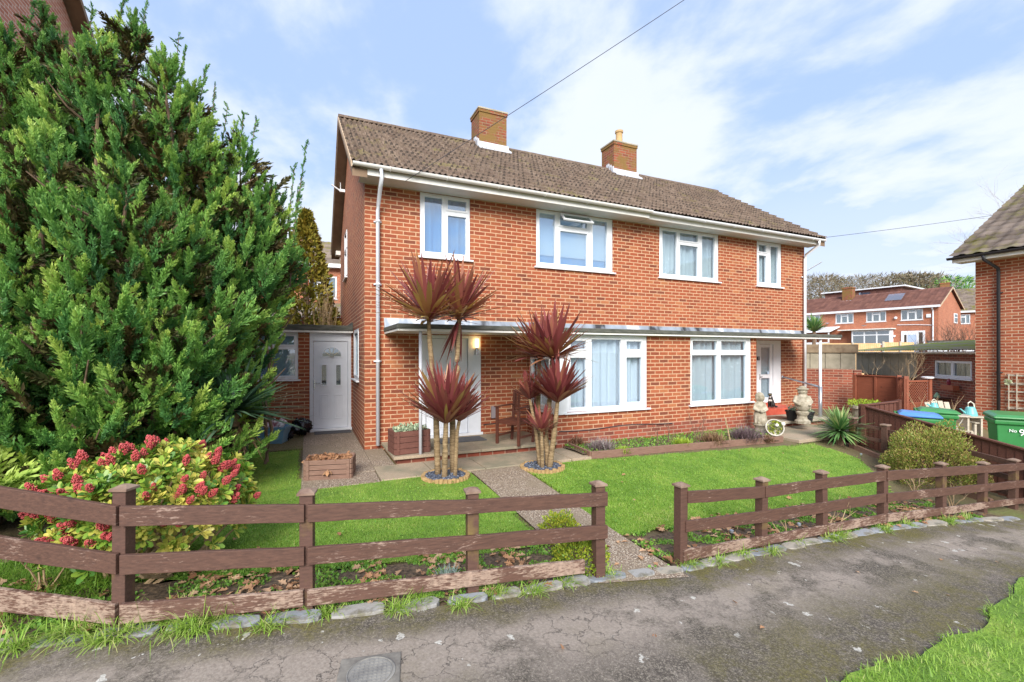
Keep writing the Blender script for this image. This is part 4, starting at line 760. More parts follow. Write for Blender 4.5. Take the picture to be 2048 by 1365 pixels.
# ------------------------------------------------------------ plant builders
def bush(name, label, cat, c, rad, n, leafL, leafW, m_, up=.4, tmpl=LEAF, tone=(.5,.22), stems=8, group=None, shell=.55, stemm='twig_dark', per=1, flat=0):
    c = Vector(c); root = thing(name, label, cat, c, 0, group); u = rdir(n); u[:,2] = np.abs(u[:,2])*(1-flat)
    lump = 1 + .13*np.sin(u[:,0]*5.1+c.x*9)*np.cos(u[:,1]*6.3+c.y*7) + .08*np.sin(u[:,0]*13+u[:,2]*11); r = (shell + (1-shell)*rng.random(n)**.6)*lump
    P = u*r[:,None]*np.array(rad) ; P[:,2] += .02; A = unit(u + np.array([0,0,up]) + rng.normal(0,.45,(n,3))); tn = rng.normal(tone[0], tone[1], n)
    Fo = Foli(); Fo.add(scatter(*tmpl, P, A, None, leafL*rng.uniform(.7,1.25,n), tn, wsc=leafW*rng.uniform(.8,1.2,n))); Fo.build('foliage', m_, root)
    if stems:
        b = MB()
        for _ in range(stems): a = rnd.uniform(0,6.28); t = rnd.uniform(.3,.85); p1 = Vector((math.cos(a)*rad[0]*t, math.sin(a)*rad[1]*t, rad[2]*rnd.uniform(.5,.9))); b.tube([(0,0,-.02), p1*.5+Vector((0,0,.03)), p1], [.012,.008,.004], 5)
        b.build('stems', M[stemm], root)
    return root
def branching(b, p, d, L, r, depth, spread=.5, up=.15, n=3):
    p = Vector(p); d = Vector(d).normalized(); pts = [p]; dd = d.copy(); 
    for i in range(3): dd = (dd + Vector((rnd.gauss(0,.12), rnd.gauss(0,.12), rnd.gauss(0,.08)+up*.3))).normalized(); pts.append(pts[-1] + dd*L/3)
    b.tube(pts, [r, r*.85, r*.7, r*.5], 5 if depth > 1 else 4, cap=False)
    if depth > 0:
        for i in range(n): t = rnd.uniform(.35,1); q = pts[1].lerp(pts[3], t) if t < 1 else pts[3]; nd = (dd + Vector((rnd.gauss(0,spread), rnd.gauss(0,spread), rnd.gauss(0,spread*.6)+up))).normalized(); branching(b, q, nd, L*rnd.uniform(.5,.8), r*.55, depth-1, spread, up, n)
def twiggy(name, label, cat, c, L, r, depth, m_='twig', k_=4, spread=.5, up=.2, group=None, n=3, tilt=.4):
    root = thing(name, label, cat, c, 0, group); b = MB()
    for _ in range(k_): branching(b, (rnd.uniform(-.03,.03), rnd.uniform(-.03,.03), -.02), (rnd.gauss(0,tilt), rnd.gauss(0,tilt), 1), L, r, depth, spread, up, n)
    b.build('branches', M[m_], root); return root
# ------------------------------------------------------------ the big conifer
def spray_template(seed=3, n=13):
    """a narrow feathery conifer plume: short forward-pointing shoots of fine scale clumps all round a thin stem"""
    V, F, T = [], [], []; r = random.Random(seed)
    def dia(a, d, L, w_, t, t2):
        s = np.cross(d, [r.gauss(0,1), r.gauss(0,1), r.gauss(0,1)+.8]); s /= np.linalg.norm(s)+1e-9; i = len(V); m1 = a + d*L*.45
        for q, tt in ((a,t),(m1-s*w_,t),(a+d*L,t2),(m1+s*w_,t)): V.append(tuple(q)); T.append(tt)
        F.append((i,i+1,i+2,i+3))
    bend = np.array([r.uniform(-.12,.12), 0, r.uniform(-.08,.14)])
    for i in range(n):
        t = (i+.4)/n; a = np.array([0, t*.9, 0]) + bend*t*t; ln = (.26*math.sin(math.pi*min(1, t*.75+.25)) + .05)*r.uniform(.7,1.25)
        for s_ in range(3):
            az = 2.4*i + s_*2.09 + r.uniform(-.4,.4); an = R_(r.uniform(24,46)); d = np.array([math.sin(an)*math.cos(az), math.cos(an), math.sin(an)*math.sin(az)*.55])
            for j in range(2):
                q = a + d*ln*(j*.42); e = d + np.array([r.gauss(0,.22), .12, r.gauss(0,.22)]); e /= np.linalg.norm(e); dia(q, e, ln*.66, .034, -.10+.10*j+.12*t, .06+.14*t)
    dia(np.array([0,.80,0])+bend*.8, np.array([0,1.,0]), .24, .022, .2, .38)
    return np.array(V, float), np.array(F), np.array(T, float)
SPRAY = spray_template(); SPRAYS = [spray_template(s, n_) for s, n_ in ((3,13),(8,11),(15,14),(23,10))]
con = G(255, 985); con = Vector((-4.25, -2.55, 0)); tree = thing('conifer', 'huge bushy green conifer filling the left, taller than the eaves', 'tree', con)
lobes = [(10,60,5.7,.80),(85,5,6.3,.55),(125,60,6.3,.85),(195,70,5.9,.90),(265,25,6.7,.8),(335,110,6.1,.85),(385,170,6.6,.85),(415,300,6.3,.80,890),(474,262,6.9,.60,690),(492,380,6.5,.60,650),(530,352,7.1,.46,600),(100,260,5.1,.95),(240,330,5.25,.95),(360,430,5.6,.85),(385,560,5.9,.60,910),(310,600,5.1,.75),(160,600,4.75,.85),(10,480,4.6,.9),(-90,150,5.0,1.05),(-170,400,4.4,1.0),(200,180,7.5,1.2),(400,420,7.6,.95),(60,120,7.6,1.3),(535,440,6.9,.42,610)]
Fo = Foli(); Fd = Foli(); bt = MB(); bt.off = con; VW = np.array([FV[0],FV[1],0])
for px, yt, d, r0, *bot in lobes:
    top = np.array(D(px, yt+8, d)); zt = top[2]; z0 = max(.12, D(px, bot[0], d).z) if bot else .12; h = zt - z0; n = int(290*r0*h/3.2)
    t = rng.random(n)**.92; an = rng.uniform(0, 2*np.pi, n); prof = np.interp(t, [0,.08,.3,.55,.78,.92,1], [.55,.90,1,.88,.60,.30,.04])
    lump = 1 + .18*np.sin(an*3+t*9+px) + .14*np.sin(an*6-t*23+px*.3); rr = r0*prof*lump*rng.uniform(.76,1.05,n)
    O = np.column_stack([np.cos(an), np.sin(an), np.zeros(n)]); P = np.array([top[0],top[1],z0]) + O*rr[:,None]; P[:,2] += t*h
    face = (O @ (-VW)); keep = (face > -.25) | (rng.random(n) < .30); P, O, t, an = P[keep], O[keep], t[keep], an[keep]
    gap = np.sin(an*5+P[:,2]*3.1+px)+np.sin(an*9-P[:,2]*5.3) > -1.15; P, O, t, an = P[gap], O[gap], t[gap], an[gap]; n = len(P)
    el = np.interp(t, [0,.5,1], [1.0,1.7,2.8]) + rng.normal(0,.3,n); A = unit(O*1.0 + np.column_stack([rng.normal(0,.30,n), rng.normal(0,.30,n), el])); Lp = rng.uniform(.34,.80,n)*np.interp(t,[0,.7,1],[1,.9,.55])
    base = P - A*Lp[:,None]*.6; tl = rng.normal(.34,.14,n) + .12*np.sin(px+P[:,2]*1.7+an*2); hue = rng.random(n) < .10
    for j in range(9):                                   # each branch end is a plume of nine feathery sprays
        tj = .12 + .80*j/8 + rng.uniform(-.04,.04,n); side = unit(np.cross(A, rng.normal(size=(n,3)))); dj = unit(A + side*((.75*(1-tj)+.12)*rng.uniform(.6,1.2,n))[:,None]); Nn = unit(O + rng.normal(0,.5,(n,3)))
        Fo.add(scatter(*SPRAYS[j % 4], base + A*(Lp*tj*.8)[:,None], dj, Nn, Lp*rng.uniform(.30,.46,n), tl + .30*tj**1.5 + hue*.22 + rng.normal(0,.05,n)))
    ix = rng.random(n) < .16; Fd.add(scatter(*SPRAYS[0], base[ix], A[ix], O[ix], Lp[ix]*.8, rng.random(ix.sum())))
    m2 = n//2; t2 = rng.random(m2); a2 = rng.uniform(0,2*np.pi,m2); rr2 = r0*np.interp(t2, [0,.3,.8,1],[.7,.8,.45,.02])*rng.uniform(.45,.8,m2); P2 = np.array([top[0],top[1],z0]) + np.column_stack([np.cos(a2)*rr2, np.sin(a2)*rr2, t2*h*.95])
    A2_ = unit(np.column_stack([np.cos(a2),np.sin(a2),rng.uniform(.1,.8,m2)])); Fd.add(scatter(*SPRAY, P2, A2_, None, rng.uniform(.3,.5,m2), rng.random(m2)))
    bt.tube([(top[0]+rnd.gauss(0,.05), top[1]+rnd.gauss(0,.05), z) for z in np.linspace(-.05, zt-.25, 7)], [(.03 if bot else .055)*(1-.12*i) for i in range(7)], 6)
    for _ in range(7):
        z = rnd.uniform(.5, zt-.5); a = rnd.uniform(0,6.28); q = rnd.uniform(.55,.95)*r0; bt.tube([(top[0],top[1],z),(top[0]+math.cos(a)*q*.6,top[1]+math.sin(a)*q*.6,z+.18),(top[0]+math.cos(a)*q,top[1]+math.sin(a)*q,z+.42)], [.02,.012,.006], 4)
# wispy leaders against the sky
for px, yt, yb_, d in ((292,15,140,6.6),(248,0,90,6.6),(358,68,210,6.3),(372,95,230,6.5),(412,132,260,6.7),(430,170,300,6.6),(488,226,330,6.9),(512,240,350,6.9),(612,294,420,7.0),(590,330,450,7.0),(596,380,520,6.9),(455,215,330,6.8),(185,20,120,6.2),(70,0,90,6.0)):
    a, b_ = np.array(D(px, yt, d)), np.array(D(px-rnd.uniform(10,26), yb_, d)); n = 15; t = np.linspace(0,1,n); P = b_ + (a-b_)*t[:,None]; A = unit((a-b_)[None] + rng.normal(0,.45,(n,3))); Fo.add(scatter(*SPRAY, P-A*.05, A, None, rng.uniform(.10,.19,n), rng.normal(.30,.1,n))); bt.tube([b_-(a-b_)*.4, b_, a], [.012,.008,.004], 5)
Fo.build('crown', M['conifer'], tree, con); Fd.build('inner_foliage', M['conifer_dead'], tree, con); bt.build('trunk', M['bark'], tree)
# ------------------------------------------------------------ cordylines
def strap_head(Fo, base, L, n, W=.042, up=1.0, low=.1, tone=(.38,.16), droop=.17, lean=(0,0,0), gold=.0):
    base = np.array(base, float); u = rdir(n); el = np.arcsin(np.clip(rng.uniform(.12, 1, n) if gold > .1 else rng.uniform(.46, 1, n), -.1, .999)); az = rng.uniform(0,2*np.pi,n); A = np.column_stack([np.cos(az)*np.cos(el), np.sin(az)*np.cos(el), np.sin(el)*up]) + np.array(lean)
    A = unit(A); ln = L*rng.uniform(.68,1.10,n)*(.82+.18*np.sin(el)); tn = rng.normal(tone[0], tone[1], n) + gold*(el < .75)*rng.uniform(.2,1,n); st = base + A*.02 + np.column_stack([np.zeros(n), np.zeros(n), -.05*(1-np.sin(el))])
    Fo.add(blades(st, A, ln, W*rng.uniform(.75,1.2,n), tn, droop*(1.25-np.sin(el))*rng.uniform(.2,1.4,n), segs=6, prof=(.35,.7,.95,1,.9,.6,.02), tipt=.12))
def cordyline(label, base_px, stems, edging_label, chip_label):
    q = G(*base_px); d0 = (q.x-CAMX)*FV[0]+(q.y-CAMY)*FV[1]; root = thing('cordyline', label, 'palm-like plant', q, 0, 'purple cordylines in front of the house')
    for pts, head, dd, Lh, nh, gold in stems:
        b = MB(); b.off = q; P = [D(px, py, d0+dd*(1 if i else .45)) for i, (px, py) in enumerate(pts)]; P[0].z = q.z-.03; sm = []
        for i in range(len(P)-1): sm += [P[i].lerp(P[i+1], t) for t in (0,.25,.5,.75)]
        sm.append(P[-1]); r0 = .043 if Lh > .7 else .030; b.tube(sm, [r0*(1-.35*i/len(sm))*rnd.uniform(.95,1.07) for i in range(len(sm))], 9); so = b.build('stem', M['cordy_stem'], root, smooth=True)
        Fo = Foli()
        if head == 1: nn_ = 16; Fo.add(blades(np.array([P[-1]]*nn_)-[0,0,.02], unit(rng.normal(0,.22,(nn_,3))+np.array([-.28*RV[0],-.28*RV[1],-1.])), rng.uniform(.45,.75,nn_), .060, rng.normal(.4,.1,nn_), .05, segs=5))
        if True:
            strap_head(Fo, P[-1], Lh, int(nh*1.05), W=.058 if Lh > .6 else .042, gold=gold); Fo.build('leaf_head', M['cordy'], root, q)
    b = MB(); n_ = 34
    r_ = .305
    for i in range(n_): a = 2*math.pi*i/n_; hh = rnd.uniform(.035,.06); b.tube([(q.x+math.cos(a)*r_, q.y+math.sin(a)*r_, -.03+q.z),(q.x+math.cos(a)*r_, q.y+math.sin(a)*r_, hh+q.z)], .031, 7)
    b.v = [(v[0]-q.x, v[1]-q.y, v[2]-q.z) for v in b.v]; o = b.build('log_edging', M['log'], bevel=.003); o.location = q; tag(o, edging_label, 'garden edging')
    b = MB()
    for i in range(520): a = rnd.uniform(0,6.28); r2 = .27*math.sqrt(rnd.random()); T = Matrix.Translation((math.cos(a)*r2, math.sin(a)*r2, .022+rnd.uniform(0,.015))) @ Euler((rnd.gauss(0,.4), rnd.gauss(0,.4), rnd.uniform(0,3))).to_matrix().to_4x4(); s = rnd.uniform(.012,.026); b.box(-s,s,-s*.6,s*.6,-.004,.004,T)
    o = b.build('slate_chippings', M['slate_chip']); o.location = q; tag(o, chip_label, 'chippings', kind='stuff')
m = mat('cordyline_stem', rough=.9); k = N(m); f = k.noise(8, 6, .7, stretch=(1,1,7)); k.col(k.ramp(f, [(.32, (.12,.08,.04)), (.5, (.28,.19,.10)), (.68, (.46,.34,.20))])); k.bump(k.noise(14, 6, .7, stretch=(1,1,5)), .9, .02); M['cordy_stem'] = m
cordyline('tall purple cordyline with four bare stems in front of the front door', (891,955), [
  ([(876,948),(872,828),(864,733),(860,692),(857,636)], 0, .04, 1.0, 150, .42), ([(906,948),(905,828),(914,733),(916,690),(918,634)], 1, .22, .94, 130, .42),
  ([(889,955),(890,900),(892,845)], 0, -.16, .90, 150, .04), ([(910,952),(914,866),(919,840)], 0, -.05, .66, 75, .04)],
  'ring of orange-brown log edging around the foot of the left cordyline', 'blue slate chippings inside the left cordyline ring')
cordyline('purple cordyline with many heads in front of the left bay window', (1085,936), [
  ([(1080,934),(1076,836),(1077,772),(1079,712)], 0, .22, .78, 120, .35), ([(1097,934),(1092,878),(1101,778),(1103,735),(1106,714)], 0, -.02, .86, 150, .30),
  ([(1098,930),(1109,864),(1115,803)], 0, -.18, .74, 130, .05), ([(1081,938),(1070,850),(1059,797)], 0, -.05, .46, 75, .02), ([(1085,938),(1084,895),(1083,862)], 0, -.22, .42, 42, .02)],
  'ring of orange-brown log edging around the foot of the right cordyline', 'blue slate chippings inside the right cordyline ring')
# ------------------------------------------------------------ yuccas
q = G(1680,888); root = thing('yucca', 'rounded spiky green yucca at the right end of the lawn', 'plant', q); Fo = Foli(); n = 320
z = rng.uniform(-.35,1,n); az = rng.uniform(0,6.28,n); c_ = np.sqrt(1-np.clip(z,-1,1)**2*.98); A = np.column_stack([np.cos(az)*c_, np.sin(az)*c_, z]); Fo.add(blades(np.array([q.x,q.y,q.z+.26])+A*.03, A, rng.uniform(.40,.58,n), .038, rng.normal(.45,.22,n)+.3*(z > .75), .10, segs=3, prof=(.5,1,.8,.04))); Fo.build('leaves', M['yucca'], root, q)
quick('trunk', M['bark'], root, lambda b: b.tube([(0,0,-.03),(0,0,.26)], [.07,.05], 8))
q = D(468,822,5.7); qb = Vector((q.x,q.y,0)); root = thing('yucca', 'dark yucca with long sword leaves and dead skirt below the conifer', 'plant', qb); Fo = Foli(); n = 120; rt = np.array([RV[0],RV[1],0])
az = rng.uniform(0,6.28,n); z = rng.uniform(-.3,.95,n); A = unit(np.column_stack([np.cos(az), np.sin(az), z]) + rt*.75); Fo.add(blades(np.array(q)+A*.04, A, rng.uniform(.62,.98,n), .046, rng.normal(.45,.22,n), .10, segs=4, prof=(.5,1,.95,.6,.03)))
Fo.add(blades(np.array([q]*3)+rt*.05, unit(np.array([rt*.25+[0,0,-1.]]*3)+rng.normal(0,.08,(3,3))), .62, .06, .65, 0, segs=3)); Fo.build('leaves', M['yucca_dark'], root, qb)
Fo = Foli(); n = 60; A = unit(np.column_stack([rng.normal(0,.35,n), rng.normal(0,.35,n), -np.ones(n)]) + rt*.12); Fo.add(blades(np.array(q)+A*.03, A, rng.uniform(.4,.7,n), .035, rng.uniform(.3,1,n), .05, segs=3)); Fo.build('dead_leaves', M['brownplant'], root, qb)
quick('trunk', M['bark'], root, lambda b: b.tube([(0,0,-.03),(0,0,q.z)], [.11,.09], 9))
# ------------------------------------------------------------ skimmia with red flower heads
sc = G(262,1180); sc = Vector((-1.98,-3.95,0.0)); root = thing('skimmia_bush', 'rounded evergreen bush with red flower heads behind the left fence', 'bush', sc)
rosV, rosF, rosT = [], [], []
for i in range(9):
    a = i*2.4; el = .40+.75*(i/9); o_ = len(rosV); ca, sa = math.cos(a), math.sin(a); d = np.array([ca*math.cos(el), math.sin(el), sa*math.cos(el)]); s = unit(np.cross(d, [0,1,0])[None])[0]; nn = np.cross(s, d)
    for v in OBOV[0]: p = d*v[1] + s*v[0]*.40 + nn*(v[2]*.4) - np.array([0,.10*v[1]**2,0]); rosV.append(p); rosT.append([.0,.22,-.12,.1,-.2,.3,-.05,.15,-.15][i])
    rosF += [tuple(j+o_ for j in f) for f in OBOV[1]]
ROS = (np.array(rosV), np.array(rosF), np.array(rosT)); n = 660; u = rdir(n*3, .2); u = u[(u[:,2] > -.45)][:n]; n = len(u)
lump = 1+.10*np.sin(u[:,0]*6)*np.cos(u[:,1]*5+1); rr = np.where(rng.random(n) < .75, rng.uniform(.92,1.03,n), rng.uniform(.55,.9,n)); SR = np.array([.64,.54,.48]); P = np.array([sc.x,sc.y,.46]) + u*(rr*lump)[:,None]*SR
A = unit(u*[1,1,1.1] + [0,0,.55] + rng.normal(0,.22,(n,3))); tn = rng.normal(.66,.24,n) + .12*np.sin(u[:,0]*4); Fo = Foli(); Fo.add(scatter(*ROS, P, A, None, rng.uniform(.064,.098,n), tn)); Fo.build('leaves', M['skimmia'], root, sc)
b = MB(); b.off = sc
for i in range(26):
    p1 = Vector(P[rnd.randrange(n)]); p0 = Vector((sc.x+rnd.gauss(0,.16), sc.y+rnd.gauss(0,.1), -.02)); mid = p0.lerp(p1,.5)+Vector((rnd.gauss(0,.05),rnd.gauss(0,.05),-.05)); b.tube([p0,mid,p1],[.018,.012,.006],6)
b.build('stems', M['twig'], root)
buds = []; bV, bF = [], []
octv = [(1,0,0),(0,1,0),(-1,0,0),(0,-1,0),(0,0,1),(0,0,-1)]; octf = [(0,1,4),(1,2,4),(2,3,4),(3,0,4),(1,0,5),(2,1,5),(3,2,5),(0,3,5)]
def panicle(seed):
    r = np.random.default_rng(seed); V, F, T = [], [], []
    for i in range(210):
        t = r.random(); rad = r.uniform(.5,1)*.030*math.sin(math.pi*(.18+.75*t)); a = r.uniform(0,6.28); c = np.array([math.cos(a)*rad, math.sin(a)*rad, t*.068]) ; s = r.uniform(.0038,.0062); o_ = len(V)
        for v in octv: V.append(c+np.array(v)*s); T.append(.3+.5*r.random()*(v[2] >= 0))
        F += [tuple(j+o_ for j in f) for f in octf]
    return np.array(V), np.array(F), np.array(T)
pms = [panicle(s) for s in range(4)]; cand = [i for i in range(n) if rr[i] > .9 and u[i][2] > -.15 and (u[i] @ VW) < .45]; rnd.shuffle(cand)
protoP = [npmesh('flower_head', V, F, M['flower'], None, T) for V, F, T in pms]; usedp = set()
for j, i in enumerate(cand[:96]):
    k_ = j % 4; o = protoP[k_] if k_ not in usedp else protoP[k_].copy()
    if k_ in usedp: COL.objects.link(o)
    usedp.add(k_); o.parent = root; o.location = Vector(P[i] + A[i]*.035) - sc; o.rotation_euler = Vector(A[i]).to_track_quat('Z','Y').to_euler(); s = rnd.uniform(.75,1.15); o.scale = (s,s,s*1.3)
# ------------------------------------------------------------ smaller shrubs
bush('euonymus_bush', 'small yellow-green evergreen shrub spilling through the fence by the path', 'shrub', G(1160,1135), (.23,.20,.25), 3200, .026, .016, M['euonymus'], stems=10, up=.6, shell=.7)
bush('euonymus_bush', 'flatter yellow-green shrub seen over the middle rail near the path gap', 'shrub', G(1120,1078), (.22,.22,.22), 2200, .026, .015, M['euonymus'], stems=6, up=.6, tone=(.6,.25))
bush('spirea_bush', 'wide rounded russet and green bush in the right front corner', 'bush', G(1866,962), (.86,.66,.86), 22000, .036, .015, M['spirea'], stems=26, up=.5, shell=.62, tone=(.38,.26))
for (px, py, r, lab, mt, tn) in ((1203,905,.24,'silvery grey lavender clump at the left end of the front bed','lavender',(.7,.25)), (1491,884,.30,'purple-grey lavender clump by the garden statue','lavender',(.25,.2)), (1365,895,.17,'lime green clump in the middle of the front bed','limeplant',(.5,.3)), (1245,908,.13,'small lime green plant near the border board','limeplant',(.4,.3)), (1425,890,.24,'brown bushy seedheads left of the wooden stick','brownplant',(.5,.3)), (1532,885,.15,'rusty brown small plant beside the round planter','brownplant',(.3,.3)), (1150,894,.20,'dark reddish wispy plant against the bay corner','brownplant',(.15,.15))):
    q = G(px, py); root = thing('bed_plant', lab, 'plant', q); Fo = Foli(); n = int(900*r/.2); A = unit(np.column_stack([rng.normal(0,.7,(n,2)), rng.uniform(.4,1.2,n)])); P = np.column_stack([rng.normal(0,r*.35,(n,2)), rng.uniform(0,r*.4,n)]); Fo.add(blades(P, A, r*rng.uniform(.4,1.05,n), .008, rng.normal(tn[0],tn[1],n), .1, segs=2, prof=(.6,1,.1))); Fo.build('foliage', M[mt], root)
def low_mix(n, poly, Ls, W, m_, name, label, cat='ground cover', lean=.8, dz=.05):
    pts = sample(poly, n); z = H(pts[:,0], pts[:,1]) + dz; P = np.column_stack([pts, z]); A = unit(np.column_stack([rng.normal(0,lean,(n,2)), np.ones(n)])); Fo = Foli(); Fo.add(scatter(*OBOV, P, A, None, rng.uniform(*Ls, n), rng.normal(.45,.25,n), wsc=W*rng.uniform(.7,1.3,n))); return tag(Fo.build(name, m_), label, cat, kind='stuff')
BED = [(3.25,-2.02),(3.25,-1.27),(7.9,-1.27),(7.35,-2.38)]
gridmesh('bed_soil', np.arange(3,8,.1), np.arange(-2.5,-1.1,.1), lambda x, y: H(x,y)+.05+.02*np.sin(x*7)*np.cos(y*9), M['soil'], keep=inpoly(BED))
low_mix(3200, BED, (.02,.05), .022, M['weed'], 'bed_weeds', 'small green weeds carpeting the front bed')
b = MB(); o_ = G(1140,897); b.off = o_
pl = [G(1138,897), G(1182,916), G(1370,899), G(1565,883)]
for a, c in zip(pl[:-1], pl[1:]): b.beam(a+Vector((0,0,.04)), c+Vector((0,0,.04)), .045, .12)
o = b.build('bed_border', M['planter2'], bevel=.006); o.location = o_; tag(o, 'brown wooden boards edging the front bed', 'garden edging')
a = G(1462,888); b = MB(); b.tube([(0,0,-.02), tuple(D(1451,838,(a.x-CAMX)*FV[0]+(a.y-CAMY)*FV[1])-a)], [.014,.012], 7); b.ball(tuple(D(1451,838,(a.x-CAMX)*FV[0]+(a.y-CAMY)*FV[1])-a), .018, 8); o = b.build('wooden_stick', M['twig']); o.location = a; tag(o, 'wooden stake leaning in the front bed', 'stake')
for px, py, L, kk, lab in ((1395,893,.42,3,'tall bare rose stems against the wall between the two windows'), (1338,893,.26,3,'short leafy rose stems left of the lime green clump'), (1316,897,.30,1,'single dark hooked stem below the left bay window')):
    twiggy('rose_bush', lab, 'plant', G(px,py), L, .008, 2, 'twig_dark', kk, .45, .35, n=2, tilt=.25)
for px, py, L, kk, lab in ((1830,985,.20,4,'yellowish pruned rose stems in front of the russet bush'), (1655,1062,.22,2,'thin bare rose stems behind the second right fence post'), (1575,1080,.20,2,'small bare stems behind the right fence rails'), (1905,1015,.22,4,'pale grey branching stump near the far right posts'), (175,985,.62,4,'pale tan bare stems standing beside the red flowering bush'), (95,1180,.30,4,'pale tangled twigs low behind the left rails')):
    twiggy('bare_shrub', lab, 'plant', G(px,py), L, .009, 2, 'twig', kk, .5, .3, n=2, tilt=.35)
# blue-grey pinks, solar stakes
q = G(893,1162); root = thing('bed_plant', 'small blue-grey spiky plant behind the bottom rail left of the middle post', 'plant', q); Fo = Foli(); n = 160; A = unit(np.column_stack([rng.normal(0,.55,(n,2)), np.ones(n)])); Fo.add(blades(np.column_stack([rng.normal(0,.03,(n,2)), np.zeros(n)]), A, rng.uniform(.08,.18,n), .006, rng.random(n), .15, segs=2)); Fo.build('foliage', M['greyplant'], root)
for px, py, hh, lab in ((1052,1142,.21,'solar stake light behind the bottom rail left of the yellow-green shrub'), (1598,1082,.15,'small white stake light behind the right fence'), (1463,1098,.15,'broken white stake light near the gate post'), (1722,925,.12,'metal spike light at the edge of the right lawn')):
    q = G(px,py); r = thing('stake_light', lab, 'garden light', q); quick('stake', M['steel'], r, lambda b: b.tube([(0,0,-.02),(0,0,hh)], .006, 8)); quick('head', M['glass_dark'] if px == 1052 else M['metal'], r, lambda b: b.lathe((0,0,hh), [(.010,0),(.018,.008),(.020,.030),(.008,.036)], 14))
# juniper fronds and rank grass in the left corner
q = Vector(D(15,1010,4.0)); q.z = 0; root = thing('juniper', 'bright lime green feathery frond of a low juniper at the left edge', 'shrub', q); Fo = Foli(); n = 60; A = unit(np.column_stack([rng.normal(0,.4,(n,2)), rng.normal(.25,.25,n)]) + np.array([RV[0],RV[1],0])*.5); P = np.column_stack([rng.normal(-.25,.2,n), rng.normal(0,.2,n), rng.uniform(.32,.62,n)]); Fo.add(scatter(*SPRAY, P, A, np.tile([0,0,1.],(n,1))+rng.normal(0,.3,(n,3)), rng.uniform(.28,.5,n), rng.normal(.95,.1,n))); Fo.build('fronds', M['conifer'], root); quick('stems', M['bark'], root, lambda b: [b.tube([(-.25,0,-.02),(-.25+rnd.gauss(0,.1),rnd.gauss(0,.1),.5)], [.02,.008], 5) for _ in range(5)])
pts = sample([(-4.2,-4.4),(-2.9,-3.0),(-2.4,-3.1),(-2.2,-4.25),(-2.6,-4.6),(-3.5,-4.9)], 5200); tag(grassblades('rank_grass', pts, (.08,.26), .006, M['grass'], .6, .8), 'long rank grass under the conifer at the left edge', 'grass')
# weeds, leaf litter and grass tufts along the fence and kerb
def along(n, x0, x1, d0, d1): x = rng.uniform(x0, x1, n); return np.column_stack([x, kerbY(x) + rng.uniform(d0, d1, n)])
clump = lambda p: (np.sin(p[:,0]*7.3)+np.sin(p[:,0]*17.1+p[:,1]*9)+np.sin(p[:,1]*23+p[:,0]*3)) > .0
pw = along(34000, -3, 7, .10, .82); pw = pw[clump(pw) & ~((pw[:,0] > 1.12) & (pw[:,0] < 1.96) & (pw[:,1] > kerbY(pw[:,0])+.12))]; z = H(pw[:,0], pw[:,1]); n = len(pw); Fo = Foli(); Fo.add(scatter(*OBOV, np.column_stack([pw, z]), unit(np.column_stack([rng.normal(0,1,(n,2)), np.ones(n)*.8])), None, rng.uniform(.015,.042,n), rng.normal(.45,.25,n), wsc=rng.uniform(.010,.024,n))); tag(Fo.build('weeds', M['weed']), 'low leafy weeds between the fence and the kerb stones', 'weeds', kind='stuff')
tufts = [(-2.45,.02,60),(-2.2,.10,70),(-1.95,.0,70),(-1.7,.16,80),(-1.55,.02,80),(-1.42,.09,70),(-1.1,.0,40),(-.8,.08,30),(-.35,.03,60),(-.2,.10,50),(.05,-.01,35),(.35,.10,50),(.6,.02,30),(.9,.06,30),(1.3,.10,40),(2.1,.10,45),(2.4,.03,40),(2.75,.08,50),(3.1,.02,40),(3.6,.10,30),(4.1,.05,70),(4.3,.09,40),(5.0,.04,50),(5.5,.10,40),(6.2,.06,60),(6.6,.1,50)]
Fo = Foli()
for x, dy, n in tufts:
    y = float(kerbY(x))+dy-.01; big = 1.25 if x < -1.2 else .85; n = int(n*3.2); P = np.column_stack([x+rng.normal(0,.05*big,n), y+rng.normal(0,.028,n), np.full(n, Hf(x,y)+.005)]); A = unit(np.column_stack([rng.normal(0,.7,n), rng.normal(-.25,.6,n), np.ones(n)*.8])); Fo.add(blades(P, A, rng.uniform(.06,.24,n)*big, .0062, rng.normal(.55,.25,n), rng.uniform(.2,.9,n), segs=4, prof=(1,.9,.7,.45,.03)))
tag(Fo.build('grass_tufts', M['grass_verge']), 'tufts of long bright grass growing over the kerb stones', 'grass', kind='stuff')
OAK = (np.array([(0,0,0),(-.14,.12,.03),(-.10,.24,.05),(-.34,.38,.12),(-.18,.50,.06),(-.40,.68,.14),(-.16,.78,.05),(-.1,1,-.02),(.12,.98,.0),(.16,.78,.05),(.42,.66,.12),(.18,.5,.05),(.32,.36,.12),(.10,.24,.04),(.14,.12,.03),(0,.5,-.05)], float), np.array([(15,0,1,2),(15,2,3,4),(15,4,5,6),(15,6,7,8),(15,8,9,10),(15,10,11,12),(15,12,13,14),(15,14,0,0)][:7]), np.zeros(16))
def litter(name, pts, sc_, label, m_='deadleaf', dz=.012):
    n = len(pts); z = H(pts[:,0],pts[:,1])+dz+rng.uniform(0,.02,n); az = rng.uniform(0,6.28,n); A = unit(np.column_stack([np.cos(az),np.sin(az),rng.normal(0,.15,n)])); Fo = Foli(); Fo.add(scatter(*OAK, np.column_stack([pts,z]), A, np.tile([0,0,1.],(n,1))+rng.normal(0,.28,(n,3)), rng.uniform(.6,1.2,n)*sc_, rng.normal(.5,.3,n))); return tag(Fo.build(name, M[m_]), label, 'fallen leaves', kind='stuff')
